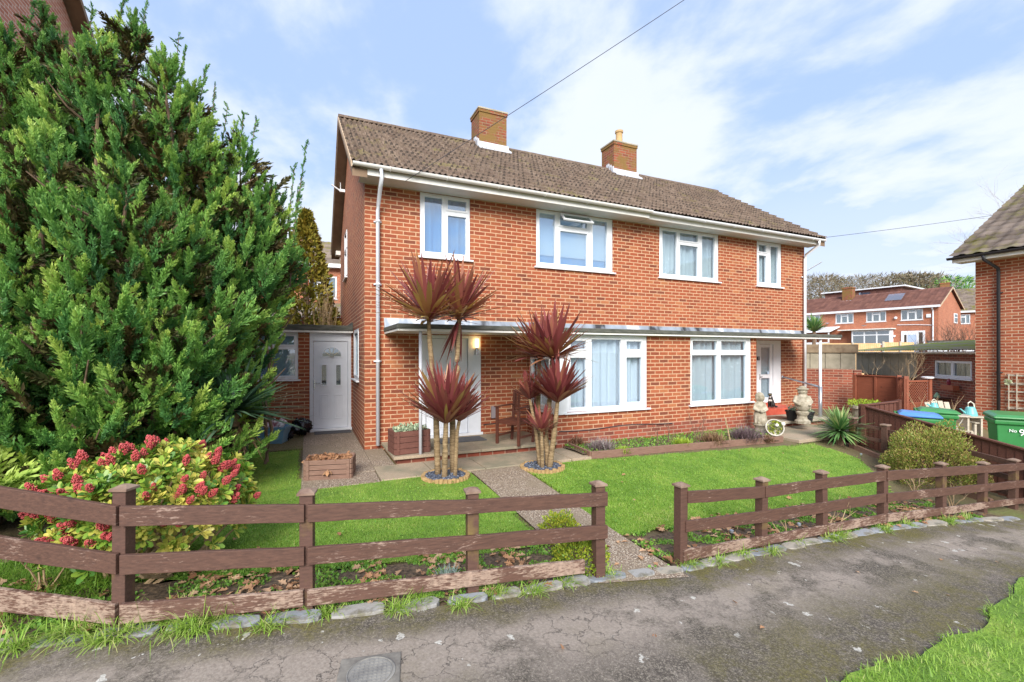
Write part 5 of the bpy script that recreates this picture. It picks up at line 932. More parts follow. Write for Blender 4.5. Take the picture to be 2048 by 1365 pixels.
pl_ = along(2200, -3, 7.2, .08, .85); pl_ = pl_[~((pl_[:,0] > 1.12) & (pl_[:,0] < 1.96) & (rng.random(len(pl_)) > .1))]; pl_ = pl_[(np.sin(pl_[:,0]*4.1+1)+np.sin(pl_[:,0]*11) > -.2)]; litter('leaf_litter', pl_, .075, 'curled brown oak leaves lying along the foot of the fence')
low_mix(1400, LAWNL, (.012,.028), .014, M['weed'], 'clover', 'small clover and weed leaves scattered in the left lawn', dz=.022); low_mix(2200, LAWNR, (.012,.028), .014, M['weed'], 'clover', 'small clover and weed leaves scattered in the right lawn', dz=.022)
litter('lawn_leaves', np.concatenate([sample(LAWNL, 10), sample(LAWNR, 14)]), .06, 'a few brown leaves scattered on the lawn', dz=.03); litter('pavement_leaves', np.column_stack([rng.uniform(-2,6,26), 0*np.arange(26)]) * [1,0] + np.column_stack([np.zeros(26), rng.uniform(-7.4,-5.9,26)]), .045, 'a few small leaves lying on the pavement', dz=.006)
# ------------------------------------------------------------ porch things
def planterbox(name, label, q, L, Wd, h, rz, m_, fill):
    r = thing(name, label, 'planter', q, rz); b = MB(); nb = 4
    for i in range(nb):
        z0, z1 = i*h/nb+.004, (i+1)*h/nb-.003; j = rnd.uniform(-.002,.002)
        for s in (-1,1): b.box(-L/2, L/2, s*Wd/2-.011+j, s*Wd/2+.011+j, z0, z1); b.box(s*L/2-.011+j, s*L/2+.011+j, -Wd/2+.012, Wd/2-.012, z0, z1)
    for sx in (-1,1):
        for sy in (-1,1): b.box(sx*(L/2-.045)-.02, sx*(L/2-.045)+.02, sy*(Wd/2+.0125)-.0005*sy, sy*(Wd/2+.024), .004, h+.004)
    b.build('boards', m_, r, bevel=.003); b = MB(); b.box(-L/2+.012, L/2-.012, -Wd/2+.012, Wd/2-.012, .02, h-.06 if fill == 'plants' else h-.03); b.build('soil', M['soil'], r); return r
q = Gz(818, 903, .124); r = planterbox('wooden_planter', 'dark brown wooden planter of pale green plants on the porch slab', q, .56, .40, .36, R_(6), M['planter'], 'plants')
q.z = .124; Fo = Foli(); n = 420; P = np.column_stack([rng.uniform(-.24,.24,n), rng.uniform(-.16,.16,n), rng.uniform(.30,.40,n)]); Fo.add(scatter(*OBOV, P, rdir(n,.9), None, rng.uniform(.03,.07,n), rng.random(n)*.9, wsc=.03)); Fo.build('foliage', M['palegreen'], r)
q = G(662, 958) + Vector((0,.14,0)); r = planterbox('wooden_planter', 'faded brown wooden planter full of dead leaves on the lawn edge', q, .60, .38, .27, R_(-12), M['planter2'], 'leaves')
Fo = Foli(); n = 260; az = rng.uniform(0,6.28,n); Fo.add(scatter(*OAK, np.column_stack([rng.uniform(-.28,.26,n), rng.uniform(-.17,.17,n), rng.uniform(.235,.275,n)]), np.column_stack([np.cos(az),np.sin(az),rng.normal(0,.3,n)]), None, rng.uniform(.04,.075,n), rng.random(n)*.35)); Fo.build('dead_leaves', M['deadleaf'], r)
b = MB(); b.prism([(-.022,.0),(.022,.0),(.0,-.05)], 'y', -.235, -.215); Fo = Foli(); Fo.add(scatter(*OAK, np.array([[-.02,-.222,.14],[.02,-.222,.14],[0,-.225,.15]]), np.array([[-.5,-.3,-.8],[.5,-.3,-.8],[0,-.3,-1.]]), None, [.08,.08,.09], [.6,.7,.5])); Fo.build('leaf_ornament', M['deadleaf'], r)
# garden armchair
fl, fr = Gz(995, 887, .124), Gz(1038, 893, .124); cw = (fr-fl).length; a = math.atan2(fr.y-fl.y, fr.x-fl.x); ch = thing('garden_chair', 'dark wooden slatted garden armchair standing on the porch by the bay', 'chair', fl, a); dp_ = .44
quick('seat', M['bench'], ch, lambda b: ([b.box(.02, cw-.02, .0+i*.068, .055+i*.068, .40, .418) for i in range(6)], b.box(.0,cw,-.0,.025,.345,.399), b.box(.01,.03,.03,dp_-.03,.35,.399), b.box(cw-.03,cw-.01,.03,dp_-.03,.35,.399)), bevel=.003)
for x in (0, cw): quick('leg', M['bench'], ch, lambda b: b.box(x-.022, x+.022, -.03, .012, 0, .63), bevel=.003)
for x in (0, cw): quick('leg', M['bench'], ch, lambda b: b.beam((x,dp_,0), (x,dp_+.10,.90), .042, .042, (0,1,0)), bevel=.003)
for x in (0, cw): quick('armrest', M['bench'], ch, lambda b: b.box(x-.03, x+.03, -.06, dp_+.03, .631, .653), bevel=.004)
for x in (0, cw): quick('stretcher', M['bench'], ch, lambda b: b.box(x-.012, x+.012, .02, dp_-.01, .12, .155), bevel=.003)
def back(b):
    f = lambda z: dp_ + .11*z
    b.beam((.02,f(.86),.87), (cw-.02,f(.86),.87), .028, .075); b.beam((.02,f(.5),.50), (cw-.02,f(.5),.50), .028, .05)
    for i in range(8): z = .555+i*.037; b.beam((.115,f(z),z), (cw-.115,f(z),z), .014, .014)
    for x in (.05,.085,.115,cw-.05,cw-.085,cw-.115): b.beam((x,f(.53),.53), (x,f(.83),.83), .02, .014)
quick('backrest', M['bench'], ch, back)
def rug(label, c, L, Wd, m_, rz): b = MB(); b.box(-L/2,L/2,-Wd/2,Wd/2,0,.014); o = b.build('doormat', M[m_], bevel=.004); o.location = c; o.rotation_euler = (0,0,rz); tag(o, label, 'doormat')
q = Gz(905, 885, .124); rug('grey doormat lying on the porch in front of the numbered white door', (1.62,-.42,.124), .85, .42, 'mat_grey', 0)
rug('dark grey mat below the arched-window outbuilding door', (-.42,2.03,.018), .72, .34, 'mat_grey', 0); rug('brown doormat in front of the red step', (9.25,-.98,.147), .75, .40, 'mat_brown', R_(-8))
# recycling box, bags, caddy
q = G(546,886); r = thing('recycling_box', 'pale blue recycling box full of rubbish beside the outbuilding wall', 'box', q, R_(-18)); L, Wd, h = .56, .38, .32
def rb(b):
    def ring(s, z): return [(-L/2*s,-Wd/2*s,z),(L/2*s,-Wd/2*s,z),(L/2*s,Wd/2*s,z),(-L/2*s,Wd/2*s,z)]
    P = ring(.76,0)+ring(.80,.07)+ring(.82,.072)+ring(.93,h-.05)+ring(1.03,h-.048)+ring(1.05,h)+ring(.97,h)+ring(.90,h-.06); b.add(P, [(4*i+j,4*i+(j+1)%4,4*i+4+(j+1)%4,4*i+4+j) for i in range(7) for j in range(4)]+[(3,2,1,0),(28,29,30,31)])
quick('tub', M['recycle'], r, rb, bevel=.006)
def swirl(b):
    for k_ in range(3):
        a0 = k_*2.094; pts = [(.034*math.cos(a0+t)+0, .034*math.sin(a0+t)) for t in np.linspace(0,1.6,7)]
        for p, q2 in zip(pts[:-1], pts[1:]): b.beam((p[0], -Wd/2*.885-.004, .16+p[1]), (q2[0], -Wd/2*.885-.004, .16+q2[1]), .004, .016, (0,0,1))
quick('recycling_mark', M['white_text'], r, swirl)
pc = [noisy('bottle_and_paper', (.75,.75,.78), (.35,.12,.16), 14, .5, 0, lo=.45, hi=.6)]
def rubbish(b):
    for i in range(46): T = Matrix.Translation((rnd.uniform(-.22,.22), rnd.uniform(-.13,.13), h-.03+rnd.uniform(0,.10))) @ Euler((rnd.uniform(0,3),rnd.uniform(0,3),rnd.uniform(0,3))).to_matrix().to_4x4(); s = rnd.uniform(.03,.06); b.box(-s*1.4,s*1.4,-s,s,-s*.25,s*.25,T)
quick('contents', pc[0], r, rubbish, bevel=.004)
def bag(label, c, rad, seed):
    r = np.random.default_rng(seed); b = MB(); b.ball((0,0,rad[2]*.9), rad, 34); V = np.array(b.v); nn = unit(V-[0,0,rad[2]*.9]); f = .055*np.abs(np.sin(nn@r.normal(0,6,3)))+.05*np.abs(np.sin(nn@r.normal(0,9,3)))+.03*np.abs(np.sin(nn@r.normal(0,17,3))); V = V - nn*(f*1.0)[:,None]; V[:,2] = np.maximum(V[:,2], 0); b.v = [tuple(v) for v in V]
    o = b.build('bin_bag', M['bag'], smooth=True); o.location = c; k2 = b; tag(o, label, 'rubbish bag')
bag('crumpled black bin bag slumped against the outbuilding wall', G(602,876)+Vector((0,.12,0)), (.27,.24,.23), 3); bag('small black bin bag squashed beside the blue recycling box', G(578,884)+Vector((0,.08,0)), (.15,.14,.13), 5)
q = G(493,893); r = thing('food_caddy_bin', 'dark green lidded bin half hidden by the dark yucca', 'bin', q, R_(-15)); quick('body', M['dark_green_bin'], r, lambda b: (b.lathe((0,0,0), [(.17,0),(.20,.42)], 4), b.box(-.10,.10,-.16,-.14,.03,.38)), bevel=.02); quick('lid', M['dark_green_bin'], r, lambda b: b.lathe((0,0,.421), [(.22,0),(.215,.03),(.12,.05)], 4), bevel=.01)
# statues, cat, pots by the right-hand door
def remesh(vs, sm=4):
    def f(o): m_ = o.modifiers.new('merge', 'REMESH'); m_.mode = 'VOXEL'; m_.voxel_size = vs; m_.use_smooth_shade = True; s = o.modifiers.new('soft', 'SMOOTH'); s.factor = .5; s.iterations = sm
    return f
q = Vector((8.62,-1.62,Hf(8.62,-1.62))); q = G(1520,866); r = thing('garden_statue', 'stone figure of a draped standing child on a pedestal left of the red step', 'statue', q, R_(-35))
def st1(b):
    b.lathe((0,0,.19), [(.115,0),(.13,.10),(.12,.22),(.095,.32),(.10,.40),(.07,.47),(.04,.50)], 16, 1, .8)
    b.ball((0,-.01,.75), (.075,.08,.09), 14); b.ball((0,.025,.78), (.088,.08,.085), 12); b.ball((-.06,.0,.74), (.035,.05,.06), 8); b.ball((.06,.0,.74), (.035,.05,.06), 8); b.ball((0,-.085,.74), (.014,.016,.02), 6)
    for s in (-1,1): b.tube([(s*.085,0,.60),(s*.125,-.04,.50),(s*.05,-.115,.47)], [.036,.032,.024], 8); b.ball((s*.075,0,.61), .042, 8); b.ball((s*.03,-.07,.77), (.016,.01,.012), 6)
    b.ball((0,-.12,.47), (.05,.045,.04), 8)
    for i in range(9): a = -2.6+i*.55; b.tube([(math.cos(a)*.085,math.sin(a)*.07,.50),(math.cos(a)*.118,math.sin(a)*.098,.34),(math.cos(a)*.128,math.sin(a)*.105,.20)], [.012,.016,.018], 6)
quick('figure', M['stone'], r, st1, mods=remesh(.010)); quick('pedestal', M['stone'], r, lambda b: b.lathe((0,0,-.02), [(.15,0),(.15,.05),(.115,.07),(.095,.13),(.115,.17),(.14,.19),(.14,.215)], 16))
q = Gz(1605, 847, .147); q.z = .147; r = thing('garden_statue', 'plump stone figure in a wide hat on a waisted pedestal beside the handrail', 'statue', q, R_(-40))
def st2(b):
    b.ball((0,0,.42), (.16,.145,.17), 16); b.ball((0,0,.56), (.12,.10,.11), 12); b.ball((0,-.01,.70), (.085,.085,.085), 14); b.ball((0,0,.755), (.135,.13,.028), 14); b.ball((0,0,.785), (.075,.075,.045), 12)
    b.ball((0,-.09,.695), (.02,.02,.016), 6)
    for s in (-1,1): b.tube([(s*.115,0,.60),(s*.175,-.02,.48),(s*.11,-.12,.42)], [.04,.035,.028], 8); b.ball((s*.10,-.13,.42), .032, 8); b.ball((s*.04,-.078,.72), (.012,.01,.012), 6); b.ball((s*.085,-.0,.69), (.015,.03,.035), 6)
quick('figure', M['stone'], r, st2, mods=remesh(.010)); quick('pedestal', M['stone'], r, lambda b: b.lathe((0,0,0), [(.155,0),(.15,.06),(.10,.10),(.085,.16),(.12,.21),(.13,.25),(.10,.27)], 18))
q = Vector((9.42,-.22,.441)); q = Vector((*(Gz(1549,827,.302)).xy, .302)); q = Vector((9.95,-.34,.302)); cat = thing('cat', 'black cat with a white bib sitting on the red step', 'cat', q, R_(-62))
def catb(b):   # faces -y locally
    b.ball((0,.06,.115), (.075,.105,.11), 14); b.ball((0,-.01,.20), (.058,.07,.10), 12, (R_(-20),0,0)); b.ball((0,-.05,.27), (.034,.04,.05), 10); b.ball((0,-.075,.325), (.046,.044,.040), 12); b.ball((0,-.112,.312), (.022,.02,.017), 8)
    for s in (-1,1):
        b.tube([(s*.028,-.06,.20),(s*.03,-.075,.10),(s*.03,-.075,.015)], [.024,.017,.014], 8); b.ball((s*.03,-.092,.012), (.017,.026,.012), 8); b.ball((s*.062,.05,.07), (.035,.07,.065), 10); b.ball((s*.055,-.02,.013), (.02,.04,.013), 8)
        b.add([(s*.012,-.07,.352),(s*.042,-.062,.345),(s*.034,-.062,.395),(s*.028,-.05,.35)], [(0,1,2),(1,3,2),(3,0,2),(0,3,1)])
    b.tube([(.0,.15,.03),(.07,.16,.02),(.13,.10,.018),(.14,.02,.018),(.11,-.04,.018)], [.02,.019,.017,.015,.010], 8)
m = mat('black_cat_fur', rough=.75); k = N(m); s_ = k.n('ShaderNodeSeparateXYZ'); k.l(k.tc(), s_.inputs[0]); f = k.math('MULTIPLY', k.math('LESS_THAN', k.math('ADD', s_.outputs[1], k.math('MULTIPLY', k.noise(40), .02)), -.068), k.math('MULTIPLY', k.math('GREATER_THAN', s_.outputs[2], .16), k.math('LESS_THAN', s_.outputs[2], .285))); k.col(k.mix(f, k.ramp(k.noise(30), [(.3, (.010,.009,.009)), (.7, (.03,.027,.025))]), (.55,.53,.50)))
quick('body', m, cat, catb, mods=remesh(.006, 3))
quick('eyes', mat('yellow_eye', (.55,.45,.10), .2), cat, lambda b: [b.ball((s*.019,-.112,.333), (.0075,.005,.0075), 8) for s in (-1,1)])
for px, py, lab in ((1591,843,'black plant pot left of the plump statue'), (1623,846,'black plant pot between the plump statue and the canopy post')):
    q = Gz(px, py, .147); r = thing('plant_pot', lab, 'pot', (q.x+.05,q.y+.12,.147)); quick('pot', M['black'], r, lambda b: b.lathe((0,0,0), [(.09,0),(.125,.20),(.14,.20),(.14,.235),(.12,.235),(.115,.19)], 18)); Fo = Foli(); n = 60; Fo.add(scatter(*OBOV, np.column_stack([rng.normal(0,.05,(n,2)), rng.uniform(.2,.3,n)]), rdir(n,1.), None, .06, rng.random(n), wsc=.035)); Fo.build('foliage', M['palegreen'], r)
q = G(1546,872); q.z += .14; T = R_(62); r = thing('round_planter', 'round planter tipped on its side with yellow-green plants and two small white ornaments', 'planter', q, R_(-38))
def rp(b):
    pr = [(.15,.0),(.165,.10),(.175,.12),(.175,.135),(.155,.135),(.145,.06),(.02,.05)]; n_ = 24; Rm = Euler((R_(68),0,0)).to_matrix(); vs = [Rm @ Vector((p[0]*math.cos(2*math.pi*j/n_), p[0]*math.sin(2*math.pi*j/n_), p[1])) for p in pr for j in range(n_)]; b.add(vs, [(i*n_+j, i*n_+(j+1)%n_, (i+1)*n_+(j+1)%n_, (i+1)*n_+j) for i in range(len(pr)-1) for j in range(n_)]+[tuple(range(n_))])
quick('pot', noisy('worn_stone_ring', (.34,.31,.26), (.55,.52,.46), 12, .8, .3), r, rp, smooth=False); Fo = Foli(); n = 300; a_ = rng.uniform(0,6.28,n); rr_ = .14*np.sqrt(rng.random(n)); P = np.column_stack([np.cos(a_)*rr_, np.full(n,-.09)+rng.normal(0,.02,n), np.sin(a_)*rr_+.04]); Fo.add(scatter(*OBOV, P, unit(rng.normal(0,1,(n,3))+[0,-1.2,.3]), None, rng.uniform(.03,.055,n), rng.uniform(.2,1,n), wsc=.024)); Fo.build('foliage', M['euonymus'], r); quick('ornament', M['pot_white'], r, lambda b: (b.ball((.03,-.14,.10), .035, 10), b.ball((.16,-.10,.12), .038, 10)))
q = G(1727,858); q.z=0; r = thing('stone_planter', 'tall stone pot of lime green foliage behind the short boarded fence', 'planter', q); hz = CAMH-(812-CY)/FPX*((q.x-CAMX)*FV[0]+(q.y-CAMY)*FV[1]); quick('pot', M['concrete'], r, lambda b: b.lathe((0,0,-.3), [(.17,0),(.22,.3+hz-.07),(.26,.3+hz-.06),(.26,.3+hz),(.22,.3+hz),(.2,.3+hz-.06)], 20)); Fo = Foli(); n = 500; a_ = rng.uniform(0,6.28,n); rr_ = .30*np.sqrt(rng.random(n)); Fo.add(scatter(*OBOV, np.column_stack([np.cos(a_)*rr_, np.sin(a_)*rr_, hz-.02+rng.uniform(0,.14,n)]), rdir(n,.7), None, .05, rng.random(n), wsc=.025)); Fo.build('foliage', M['limeplant'], r)
# ------------------------------------------------------------ wheelie bins
def wheelie(label, c, rz, body, lid, yaw_text=None):
    r = thing('wheelie_bin', label, 'bin', c, rz, 'wheelie bins behind the low fence')
    def bd(b):
        f = lambda s, z: [(-.24*s,-.27*s,z),(.24*s,-.27*s,z),(.24*s,.27*s,z),(-.24*s,.27*s,z)]
        P = f(.80,.04)+f(.98,.86)+f(1.10,.865)+f(1.12,.93)+f(1.02,.955); b.add(P, [(4*i+j,4*i+(j+1)%4,4*i+4+(j+1)%4,4*i+4+j) for i in range(4) for j in range(4)]+[(3,2,1,0),(16,17,18,19)])
    quick('body', M[body], r, bd, bevel=.015)
    def ld(b):
        P = [(-.285,-.33,.958),(.285,-.33,.958),(.285,.30,.958),(-.285,.30,.958),(-.285,-.33,.99),(.285,-.33,.99),(.285,.30,1.01),(-.285,.30,1.01),(-.22,-.25,1.025),(.22,-.25,1.025),(.22,.24,1.05),(-.22,.24,1.05)]; b.add(P, [(4*i+j,4*i+(j+1)%4,4*i+4+(j+1)%4,4*i+4+j) for i in range(2) for j in range(4)]+[(3,2,1,0),(8,9,10,11)])
    quick('lid', M[lid], r, ld, bevel=.015); quick('handle', M[body], r, lambda b: (b.tube([(-.22,.34,1.0),(.22,.34,1.0)], .018, 8), b.box(-.24,-.20,.27,.35,.95,1.01), b.box(.20,.24,.27,.35,.95,1.01)))
    for s in (-1,1): quick('wheel', M['black_plastic'], r, lambda b: b.tube([(s*.25,.24,.10),(s*.29,.24,.10)], .10, 18))
    return r
qa = D(1836, 830, 8.7); qa.z = -.47; wheelie('green wheelie bin with a bright blue lid behind the russet bush', qa, R_(28), 'green_bin', 'blue_lid')
qa = D(1874, 835, 9.4); qa.z = -.49; r = wheelie('all-green wheelie bin with a yellow sticker next to the blue-lidded bin', qa, R_(28), 'green_bin', 'green_bin'); quick('sticker', mat('yellow_sticker', (.80,.70,.08)), r, lambda b: b.box(.03,.11,-.284,-.28,.70,.84)); quick('paper_label', M['white_text'], r, lambda b: b.box(-.06,.04,-.284,-.28,.64,.72))
qa = D(2022, 850, 7.8); qa.z = -.37; r = wheelie('green wheelie bin with a white painted number at the right edge', qa, R_(-58), 'green_bin', 'green_bin'); text('painted_number', '9', .15, M['white_text'], r, (.060,-.276,.74), (R_(86),0,0)); text('painted_number', 'No', .07, M['white_text'], r, (-.045,-.277,.765), (R_(86),0,0))
Fo = Foli(); q = D(1950, 862, 8.4); q.z = -.5; r = thing('strappy_plant', 'arching yellow-green strappy clump left of the numbered bin', 'plant', q); n = 230; A = unit(np.column_stack([rng.normal(0,.5,(n,2)), np.ones(n)])); Fo.add(blades(np.column_stack([rng.normal(0,.22,(n,2)), np.zeros(n)+.1]), A, rng.uniform(.5,.95,n), .020, rng.normal(.55,.22,n), rng.uniform(.2,.6,n), segs=5)); Fo.build('leaves', M['grass_verge'], r)
# ------------------------------------------------------------ neighbour's patio
q = D(1905, 830, 10.7); q.z = -.5; r = thing('wooden_chair', 'weathered grey wooden garden seat behind the little round table', 'chair', q, R_(-25))
quick('backrest', M['greywood'], r, lambda b: [b.beam((-.20+i*.14,.22,.42), (-.23+i*.155,.42,1.04-(abs(i-1.5)*.03)), .12, .02, (0,1,0)) for i in range(4)]+[b.box(-.25,.25,.36,.39,.80,.86)]); quick('seat', M['greywood'], r, lambda b: [b.box(-.26,.26,-.22+i*.09,-.14+i*.09,.38,.40) for i in range(5)])
for sx in (-1,1):
    for sy in (-.2,.2): quick('leg', M['greywood'], r, lambda b: b.box(sx*.24-.03,sx*.24+.03,sy-.03,sy+.03,0,.379))
    quick('armrest', M['greywood'], r, lambda b: (b.box(sx*.30-.05,sx*.30+.05,-.28,.30,.58,.60), b.box(sx*.30-.025,sx*.30+.025,-.24,-.19,.0,.579)))
q = D(1903, 835, 10.0); q.z = -.5; r = thing('patio_table', 'small round pale patio table in front of the grey garden seat', 'table', q); quick('tabletop', M['greywood'], r, lambda b: b.lathe((0,0,.82), [(.30,0),(.31,.012),(.30,.025)], 24))
for a in (0.6,2.7,4.8): quick('leg', M['dirtywhite'], r, lambda b: b.tube([(math.cos(a)*.22,math.sin(a)*.22,0),(math.cos(a)*.05,math.sin(a)*.05,.45),(math.cos(a)*.2,math.sin(a)*.2,.815)], .012, 6))
for px, py, d, lab in ((1868,818,10.6,'turquoise watering can with cream handle left of the grey garden seat'), (1941,832,10.6,'turquoise watering can with cream handle by the neighbouring house corner')):
    q = D(px, py, d); r = thing('watering_can', lab, 'watering can', q, R_(-30)); s = .74 if px > 1900 else .5
    quick('can', M['teal'], r, lambda b: (b.lathe((0,0,0), [(.17*s,0),(.165*s,.05),(.11*s,.26*s),(.09*s,.28*s)], 18), b.tube([(-.14*s,0,.06),(-.30*s,0,.22*s)], [.02,.014], 8))); quick('handle', mat('cream_handle', (.75,.72,.6), .5), r, lambda b: b.tube([(-.07*s,0,.27*s),(-.07*s,0,.40*s),(.0,0,.45*s),(.09*s,0,.38*s),(.13*s,0,.12*s)], .017*s, 8))
    quick('stand', M['greywood'], r, lambda b: (b.box(-.2,.2,-.15,.15,-.03,-.002), b.box(-.16,-.12,-.12,.12,-.9,-.031), b.box(.12,.16,-.12,.12,-.9,-.031)))
q = D(1855,757,11.5); r = thing('dish_ornament', 'white shallow dish on a thin pole beside the lattice panel', 'ornament', q); quick('dish', M['upvc'], r, lambda b: b.lathe((0,0,0), [(.05,-.02),(.12,.0),(.13,.035),(.11,.04),(.04,.02)], 16)); quick('pole', M['metal'], r, lambda b: b.tube([(0,0,-1.7),(0,0,-.02)], .012, 6))
# ------------------------------------------------------------ long outbuilding with corrugated roof, garage, brick wall, panels
S0, S1 = D(1712, 706, 19.5), D(1985, 706, 11.9); S0.z = S1.z = 0; dv = (S1-S0); LS = dv.length; ang = math.atan2(dv.y, dv.x)
sh = thing('long_outbuilding', 'low brick and concrete outbuilding under a mossy corrugated roof', 'outbuilding', S0, ang); zg = 1.74
def sx(px):                                         # distance along the outbuilding front for a bearing
    lo, hi = 0, LS
    for _ in range(40):
        m_ = (lo+hi)/2; p = S0 + dv/LS*m_; l = (p.x-CAMX)*RV[0]+(p.y-CAMY)*RV[1]; d_ = (p.x-CAMX)*FV[0]+(p.y-CAMY)*FV[1]
        if CX+FPX*l/d_ < px: lo = m_
        else: hi = m_
    return lo
def sz(px, py): p = S0 + dv/LS*sx(px); return CAMH + (CY-py)/FPX*((p.x-CAMX)*FV[0]+(p.y-CAMY)*FV[1])
xa, xw0, xw1 = sx(1833), sx(1868), sx(1944); zt, zb = sz(1905,722), sz(1905,757)
b = MB(); holes(b, mapper('y',0), xa+.01, LS, -.8, zg, [(xw0,xw1,zb,zt)], -.2, 0); b.box(0, xa, .3, .5, -.8, zg-.8) ; b.build('brick_wall', M['brick_low'], sh)
b = MB()
for i in range(8): b.box(xa*i/8+.01, xa*(i+1)/8-.01, -.0, .09, .85, zg-.02)
b.build('concrete_panels', M['concrete'], sh, bevel=.006)
b = MB(); nx = 260; vs = []
for j in range(2):
    for i in range(nx): x = -.05+(LS+.1)*i/(nx-1); vs.append((x, -.18+j*3.6, zg+.05+j*.38+.022*math.sin(x*2*math.pi/.15)))
b.add(vs, [(i, i+1, nx+i+1, nx+i) for i in range(nx-1)]); b.build('corrugated_roof', noisy('mossy_corrugated_sheet', (.30,.36,.06), (.36,.32,.26), 1.6, .95, .6, 8, lo=.42, hi=.6), sh)
gutter(sh, (0,-.22,zg+.0), (LS,-.22,zg-.02), .055, M['dirtywhite']); wn_ = window(sh, 'y', 0, xw0, xw1, zb, zt, [(xw0+.08,(xw0+xw1)/2-.06,zb+.08,zt-.07),((xw0+xw1)/2+.05,xw1-.08,zb+.08,zt-.07)], gl='glass_dark', curtain='lace', sash=.03)
x_ = sx(1912); quick('window_box', M['terracotta'], None, lambda b: (b.box(-.28,.28,-.18,-.02,-.12,.02), )).location = sh.matrix_world @ Vector((0,0,0)) if False else S0 + dv/LS*x_ + Vector((0,0,sz(1912,779)+.1)) + Vector((math.sin(ang),-math.cos(ang),0))*.05
wb = [o for o in bpy.data.objects if o.name.startswith('window_box')][0]; wb.rotation_euler = (0,0,ang); tag(wb, 'terracotta plastic window box fixed under the outbuilding window', 'planter')
q = S0 + dv/LS*x_ + Vector((0,0,sz(1903,768))) + Vector((math.sin(ang),-math.cos(ang),0))*.14; r = thing('bottle', 'small dark red bottle ornament standing in the terracotta window box', 'ornament', q-Vector((.08,0,0))); quick('glass', mat('dark_red', (.25,.03,.05), .3), r, lambda b: b.lathe((0,0,-.02), [(.045,0),(.05,.10),(.03,.14),(.025,.18)], 12))
q = S0 + dv/LS*sx(1890) + Vector((0,0,sz(1890,795))) + Vector((math.sin(ang),-math.cos(ang),0))*.25; r = thing('wall_shelf', 'dark mossy shelf with a green bell-shaped pot on the outbuilding wall', 'shelf', q); r.rotation_euler = (0,0,ang); quick('board', M['darkfence'], r, lambda b: b.box(-.35,.25,-.12,.24,-.03,-.002)); quick('pot', mat('pale_green_pot', (.35,.55,.32), .5), r, lambda b: b.lathe((.1,0,0), [(.08,0),(.075,.05),(.03,.13),(.01,.15)], 14))
for px, py, d, L, lab in ((1880,800,11.0,.55,'pale leaning bare branch in front of the outbuilding window'), (1800,752,13.5,.8,'tangle of bare twigs over the concrete panels'), (1850,745,14.5,.75,'bare twiggy shrub against the outbuilding brickwork')):
    q = D(px, py, d); q.z = -.4 if px == 1880 else .3; twiggy('bare_shrub', lab, 'shrub', q, L, .02 if px == 1880 else .012, 3, 'twig', 3, .55, .3)
# sectional garage left of it
G0, G1 = D(1560,706,17.5), D(1712,706,17.2); G0.z = G1.z = 0; dg_ = G1-G0; r = thing('sectional_garage', 'pale concrete garage with brown edging behind the brick garden wall', 'garage', G0, math.atan2(dg_.y,dg_.x)); Lg = dg_.length
b = MB()
for i in range(5): b.box(Lg*i/5+.008, Lg*(i+1)/5-.008, 0, .08, -.5, 1.70)
b.box(Lg-.08, Lg, .081, 5.5, -.5, 1.70); b.build('panels', M['concrete'], r, bevel=.008); quick('roof_edge', noisy('brown_weathered_edge', (.20,.14,.09), (.30,.23,.15), 5, .9, .3), r, lambda b: (b.box(-.05,Lg+.05,-.06,5.6,1.701,2.02),), bevel=.01)
Wa, Wb = D(1580,706,14.3), D(1708,706,13.4); zt_ = CAMH-(738-CY)/FPX*13.9; Wa.z = Wb.z = -.3; dw = Wb-Wa; r = thing('brick_garden_wall', 'weathered brick garden wall between the house end and the boarded panels', 'wall', Wa, math.atan2(dw.y,dw.x)); quick('brickwork', M['brick_low'], r, lambda b: b.box(0,dw.length,0,.22,0,zt_+.3)); quick('pier', M['brick_low'], r, lambda b: b.box(dw.length+.002,dw.length+.18,-.03,.25,0,zt_+.28))
